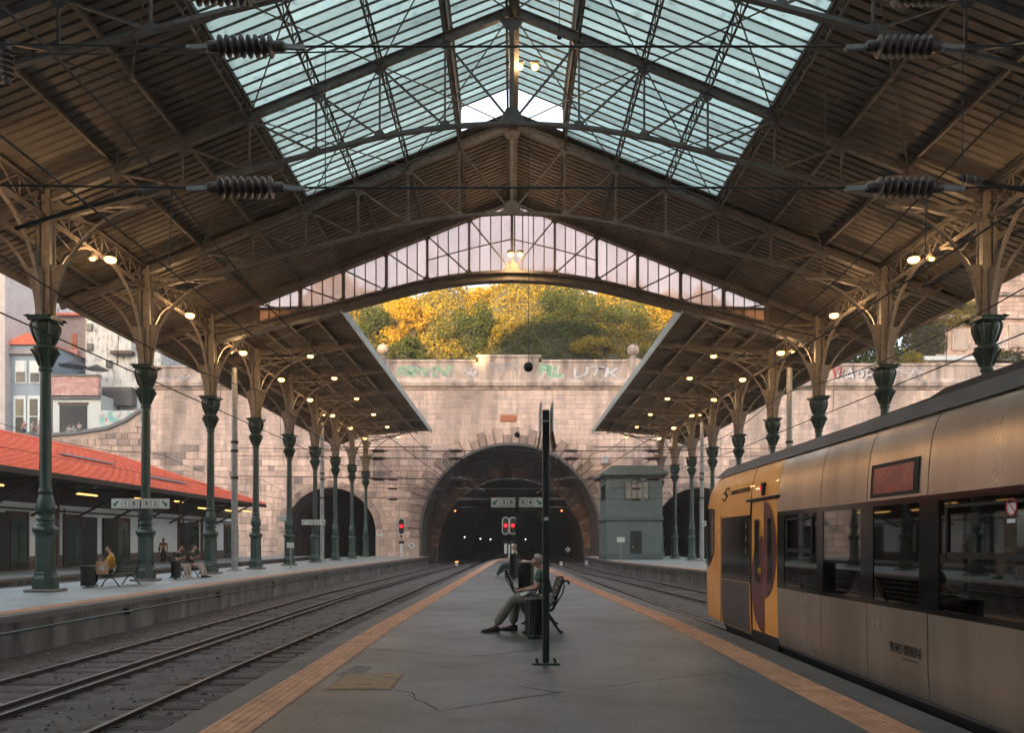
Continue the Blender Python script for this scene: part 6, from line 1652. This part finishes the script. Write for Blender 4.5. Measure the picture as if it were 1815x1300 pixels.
def seated(lean=0.0, head=0.0, kf=.46, ff=.50, cross=0.0, arms='lap', turn=0.0, kz=.50):
    h = Vector((0,0,0))
    J = {'pelvis': (0,0,.53), 'waist': (-.01+lean*.15,0,.72), 'chest': (-.03+lean*.5,0,.97), 'neckb': (.0+lean*.75,0,1.10), 'neck': (.03+lean*.85+head*.02,0,1.16)}
    n = Vector(J['neck']); J['jaw'] = tuple(n+Vector((.035+head*.04,0,.045-head*.015))); J['skull'] = tuple(n+Vector((.015+head*.05,0,.125-head*.02))); J['crown'] = tuple(n+Vector((.0+head*.05,0,.175-head*.03))); J['nose'] = tuple(Vector(J['jaw'])+Vector((.085,0,.045-head*.04)))
    for s, e in (('l',1),('r',-1)):
        J['sh'+s] = (J['chest'][0]+.0, e*.19, J['chest'][2]+.07); J['hip'+s] = (.03, e*.09, .51); J['kn'+s] = (kf, e*.11, kz); J['an'+s] = (ff, e*.11, .075); J['foot'+s] = (1, e*.12, 0)
        if arms == 'lap': J['el'+s] = (J['chest'][0]+.08, e*.24, .73); J['wr'+s] = (.30, e*.08, .66)
        elif arms == 'hold': J['el'+s] = (J['chest'][0]+.16, e*.23, .78); J['wr'+s] = (.38, e*.10, .72)
        elif arms == 'phone': J['el'+s] = (J['chest'][0]+.12, e*.22, .76); J['wr'+s] = (.28, e*.05, .86)
    return J
def standing(arms=0, stride=0.0):
    J = {'pelvis': (0,0,.93), 'waist': (0,0,1.10), 'chest': (-.01,0,1.32), 'neckb': (0,0,1.45), 'neck': (.01,0,1.51), 'jaw': (.045,0,1.555), 'skull': (.02,0,1.635), 'crown': (.0,0,1.69), 'nose': (.13,0,1.60)}
    for s, e in (('l',1),('r',-1)):
        J['sh'+s] = (0, e*.19, 1.40); J['el'+s] = (-.02, e*.25, 1.12); J['wr'+s] = (.08, e*.25, .88) if not arms else (.18, e*.12, 1.05)
        J['hip'+s] = (0, e*.09, .90); J['kn'+s] = (.03+e*stride*.5, e*.10, .49); J['an'+s] = (e*stride, e*.10, .075); J['foot'+s] = (1, e*.2, 0)
    return J
sk_tan = cm('skin_tan', (.42,.21,.15), .55); sk_pale = cm('skin_pale', (.50,.29,.22), .55); sk_dark = cm('skin_dark', (.16,.08,.055), .55)
# the seated man by the post
mj = seated(lean=.05, head=.9, kf=.60, ff=.78, arms='hold', kz=.54)
mj.update({'waist': (.02,0,.72), 'chest': (.05,0,.93), 'neckb': (.085,0,1.04), 'neck': (.115,0,1.085)})
n = Vector(mj['neck']); mj['jaw'] = tuple(n+Vector((.06,0,.025))); mj['skull'] = tuple(n+Vector((.055,0,.10))); mj['crown'] = tuple(n+Vector((.04,0,.145))); mj['nose'] = tuple(Vector(mj['jaw'])+Vector((.085,0,.012)))
for s, e in (('l',1),('r',-1)):
    mj['sh'+s] = (.085, e*.19, 1.0); mj['el'+s] = (.16, e*.26, .74); mj['wr'+s] = (.38, e*.07, .70)
mj['knl'] = (.56, .12, .55); mj['anl'] = (.86, .14, .085); mj['footl'] = (1, .25, 0); mj['knr'] = (.50, -.12, .53); mj['anr'] = (.56, -.16, .08); mj['footr'] = (1, -.1, 0)
man = person('grey-haired man in a dark green polo shirt and grey trousers dozing on the near bench', (.57, 13.25, 0), 180, mj, cm('polo_green', (.035,.085,.05)), cm('trousers_grey_green', (.21,.195,.16)), cm('hair_grey', (.48,.45,.43)), sk_tan, cm('shoe_black', (.012,.012,.014), .6), tsock=cm('lace_red', (.45,.09,.05)), bulk=1.22)
bg = MB(); bg.bbox(-.02,.22,-.36,-.20,.42,.66,.05); o = bg.build('tote_bag', cm('canvas_cream', (.62,.52,.40))); o.location = (.55, 13.1, 0); o.rotation_euler = (0,0,R(180)); tag(o, 'cream canvas bag on the bench beside the seated man', 'bag'); o.location.x += .12; o.location.y -= .18
b = MB()
V = [(-.14,-.10,0),(.14,-.10,.01),(.14,.10,.02),(-.14,.10,0),(0,-.11,.05),(0,.11,.05)]; b.add(V, [(0,4,5,3),(4,1,2,5)]); b.add([(v[0],v[1],v[2]-.012) for v in V], [(0,3,5,4),(4,5,2,1)])
o = b.build('newspaper', m_signwhite); o.location = (.26, 13.15, .64); o.rotation_euler = (0, R(-8), R(30)); tag(o, 'folded white newspaper on the seated man\'s lap', 'newspaper')
person('person in teal trousers leaning back on the distant island bench', (X(912,33.5), 33.2, 0), 180, seated(lean=-.05, head=.2, kf=.50, ff=.72), cm('shirt_dark_teal', (.02,.05,.055)), cm('trousers_teal', (.07,.12,.13)), cm('hair_light', (.30,.22,.16)), sk_pale, cm('shoe_white', (.5,.48,.46), .6))
person('dark-haired person in a yellow top with a paper bag on the left bench', (X(196,26.9)+.1, 26.75, 0), 200, seated(lean=.02, head=.3, arms='hold'), cm('top_yellow', (.60,.33,.03)), cm('trousers_black', (.015,.015,.017)), cm('hair_black', (.012,.011,.011)), sk_pale, cm('shoe_pale', (.42,.40,.38), .6))
p = at(182, 1003, 26.3); r = empty('paper_bag', (p.x, p.y, .42), R(20), label='brown paper bag with a pale print held by the person in yellow', cat='bag')
b = MB(); b.add([(-.17,-.07,0),(.17,-.07,0),(.17,.07,0),(-.17,.07,0),(-.19,-.06,.42),(.19,-.06,.42),(.19,.06,.42),(-.19,.06,.42)], [(0,3,2,1),(0,1,5,4),(1,2,6,5),(2,3,7,6),(3,0,4,7),(4,5,6,7)]); b.build('bag_body', cm('kraft_paper', (.50,.29,.18)), r)
MB().box(-.07,.07,-.078,-.072,.14,.28).build('print', m_fascia, r)
for y in (-.05, .05): MB().tube([(-.08,y,.42),(-.05,y,.52),(.05,y,.52),(.08,y,.42)], .008, 5).build('handle', cm('kraft_paper', (.5,.29,.18)), r)
person('person in a black top bent forward, left one of the bench pair', (X(319,32.9)+.05, 32.55, 0), -15, seated(lean=.10, head=.9, arms='phone'), cm('top_black', (.012,.014,.014)), cm('trousers_sand', (.45,.38,.33)), cm('hair_black', (.012,.011,.011)), sk_pale, cm('shoe_white', (.5,.48,.46), .6))
person('person in a dark green top, right one of the bench pair', (X(326,32.9)+.12, 33.35, 0), -10, seated(lean=.12, head=.5, arms='phone', ff=.62), cm('top_dark_green', (.02,.035,.025)), cm('trousers_sand', (.45,.38,.33)), cm('hair_brown', (.08,.05,.035)), sk_pale, cm('shoe_black', (.012,.012,.014), .6))
person('dark-skinned person in an orange top standing against the white building', (X(290,56), 56, 0), -75, standing(), cm('top_orange', (.42,.20,.05)), cm('trousers_black', (.015,.015,.017)), cm('hair_black', (.012,.011,.011)), sk_dark, cm('shoe_black', (.012,.012,.014), .6))
MB().bbox(-.16,.0,-.33,-.20,.88,1.12,.03).build('shoulder_bag', cm('bag_brown', (.05,.03,.025)), None)
sbag = bpy.data.objects['shoulder_bag']; sbag.location = (X(290,56), 56, 0); sbag.rotation_euler = (0,0,R(-75)); tag(sbag, 'small dark shoulder bag at the side of the person in orange', 'bag')
for i, (px, D, rz, c_, b_, lab, sit) in enumerate(((43, 85.5, -100, (.45,.10,.10), (.02,.02,.03), 'person in a red and white top standing on the street terrace at the left', 0), (58, 85.8, 0, (.62,.62,.60), (.25,.22,.2), 'person in a white top on the street terrace beside the blue-grey house', 0),
        (70, 85.4, -60, (.16,.32,.32), (.45,.32,.28), 'person in turquoise on the street terrace close to the first column', 0), (123, 86.3, -20, (.60,.58,.58), (.45,.30,.30), 'person in white sitting in front of the open shop', 1),
        (131, 86.0, 160, (.36,.42,.42), (.10,.1,.12), 'person in pale grey sitting at the shop terrace', 1), (141, 86.6, -100, (.55,.50,.48), (.05,.05,.06), 'person in beige standing in the dark shop opening', 0))):
    person(lab, (X(px, D), D, 12.8), rz, seated() if sit else standing(i % 2, .06), cm(f'street_top_{i}', c_), cm(f'street_bottom_{i}', b_), cm('hair_brown', (.08,.05,.035)), sk_pale, cm('shoe_black', (.012,.012,.014), .6))
# cafe tables and chairs on the terrace
for i, (px, D) in enumerate(((127, 85.6), (148, 86.2), (160, 85.9))):
    r = empty('cafe_table', (X(px,D), D, 12.8), label=['white cafe table between the seated people at the shop', 'white cafe table at the right side of the shop opening', 'white cafe table nearest the painted wall'][i], cat='table', group='cafe tables on the street')
    MB().lathe([(.02,.70),(.38,.70),(.38,.73),(.02,.735)], 14).build('table_top', m_white, r); MB().lathe([(.03,.02),(.03,.70)], 8).build('stem', m_steel, r); MB().lathe([(.24,0),(.22,.02),(.03,.03)], 10).build('foot', m_steel, r)
for i, (px, D, rz) in enumerate(((123, 86.35, -20), (131, 86.05, 160), (153, 86.1, 90), (165, 86.0, 200))):
    r = empty('cafe_chair', (X(px,D), D, 12.8), R(rz), label=['white chair under the person in white at the shop', 'white chair under the person in pale grey', 'empty white chair right of the shop opening', 'empty white chair beside the painted wall'][i], cat='chair', group='cafe chairs on the street')
    MB().bbox(-.2,.2,-.2,.2,.40,.44,.01).build('seat', m_white, r); MB().bbox(-.22,-.18,-.2,.2,.44,.82,.01).build('backrest', m_white, r)
    for x in (-.18,.18):
        for y in (-.18,.18): MB().tube([(x,y,0),(x,y,.41)], .015, 5).build('leg', m_white, r)
# ------------------------------------------------------------------ station hall, and unseen blocks added to shade wall and hill
def block_house(name, x0, x1, y0, y1, h, label, mw, rows, cols):
    root = empty(name, ((x0+x1)/2, y1, 0), label=label, cat='building')
    MB().box(x0, x1, y0, y1, -1, h).build('wall', mw, root, world=True)
    MB().prism([(x0-.5, h), (x1+.5, h), (x1-2, h+3.5), (x0+2, h+3.5)], y0-.3, y1+.3, 'y').build('roof', m_tile, root, world=True)
    for r in range(rows):
        for c in range(cols):
            x = x0+(x1-x0)*(c+.5)/cols; z_ = 3+(h-4)*(r+.1)/rows; MB().box(x-.8, x+.8, y1-.05, y1+.08, z_, z_+2.6).build('window', m_black, root, world=True)
m_hall = M('hall_granite', (.40,.36,.32), .85, var=.25, sc=.6)
block_house('station_hall', -32, 40, -52, -40, 26, 'granite station hall closing the platforms behind the camera', m_hall, 3, 12)
block_house('town_house', -145, -73, -78, -62, 58, 'tallest town house at the far left behind the station hall', m_pale, 7, 10)
block_house('town_house', -72, -45, -78, -62, 41.5, 'lower town house behind the left end of the station hall', m_pale, 5, 5)
block_house('town_house', -44, -14, -78, -62, 47, 'tall town house behind the middle of the station hall', m_pale, 5, 6)
block_house('town_house', -13, 32, -78, -62, 58, 'tallest town house right of the middle of the station hall', m_pale, 7, 7)
block_house('town_house', 33, 90, -78, -60, 45, 'tall town house behind the station hall on the right', m_pale, 6, 10)

# lettering to plain meshes
bpy.context.view_layer.update()
_dg = bpy.context.evaluated_depsgraph_get()
for o in [o for o in SC.objects if o.type == 'FONT']:
    me = bpy.data.meshes.new_from_object(o.evaluated_get(_dg)); nm = o.name
    if nm.startswith('graffiti'):                     # hand-sprayed, not typeset
        k_ = len(nm) + o.location.x
        for v in me.vertices:
            x_, y_ = v.co.x, v.co.y
            v.co.x += .10*math.sin(y_*3.1+k_) + .22*y_; v.co.y += .12*math.sin(x_*2.3+k_) + .05*math.sin(x_*7.0)
    n_ = bpy.data.objects.new(nm, me); COL.objects.link(n_); n_.parent = o.parent; n_.location = o.location; n_.rotation_euler = o.rotation_euler; n_.scale = o.scale
    bpy.data.objects.remove(o); n_.name = nm

# thin haze volume, added to lift the shadows and soften the lamps
hm = bpy.data.materials.new('evening_haze'); hm.use_nodes = True; hn = hm.node_tree.nodes; hn.clear()
ho = hn.new('ShaderNodeOutputMaterial'); hv = hn.new('ShaderNodeVolumePrincipled'); hv.inputs['Color'].default_value = (.93, .92, .92, 1); hv.inputs['Density'].default_value = .0007; hv.inputs['Anisotropy'].default_value = .25
hm.node_tree.links.new(hv.outputs[0], ho.inputs['Volume'])
tag(MB().box(-405, 405, -305, 505, -2.8, 63).build('haze', hm), kind='stuff')
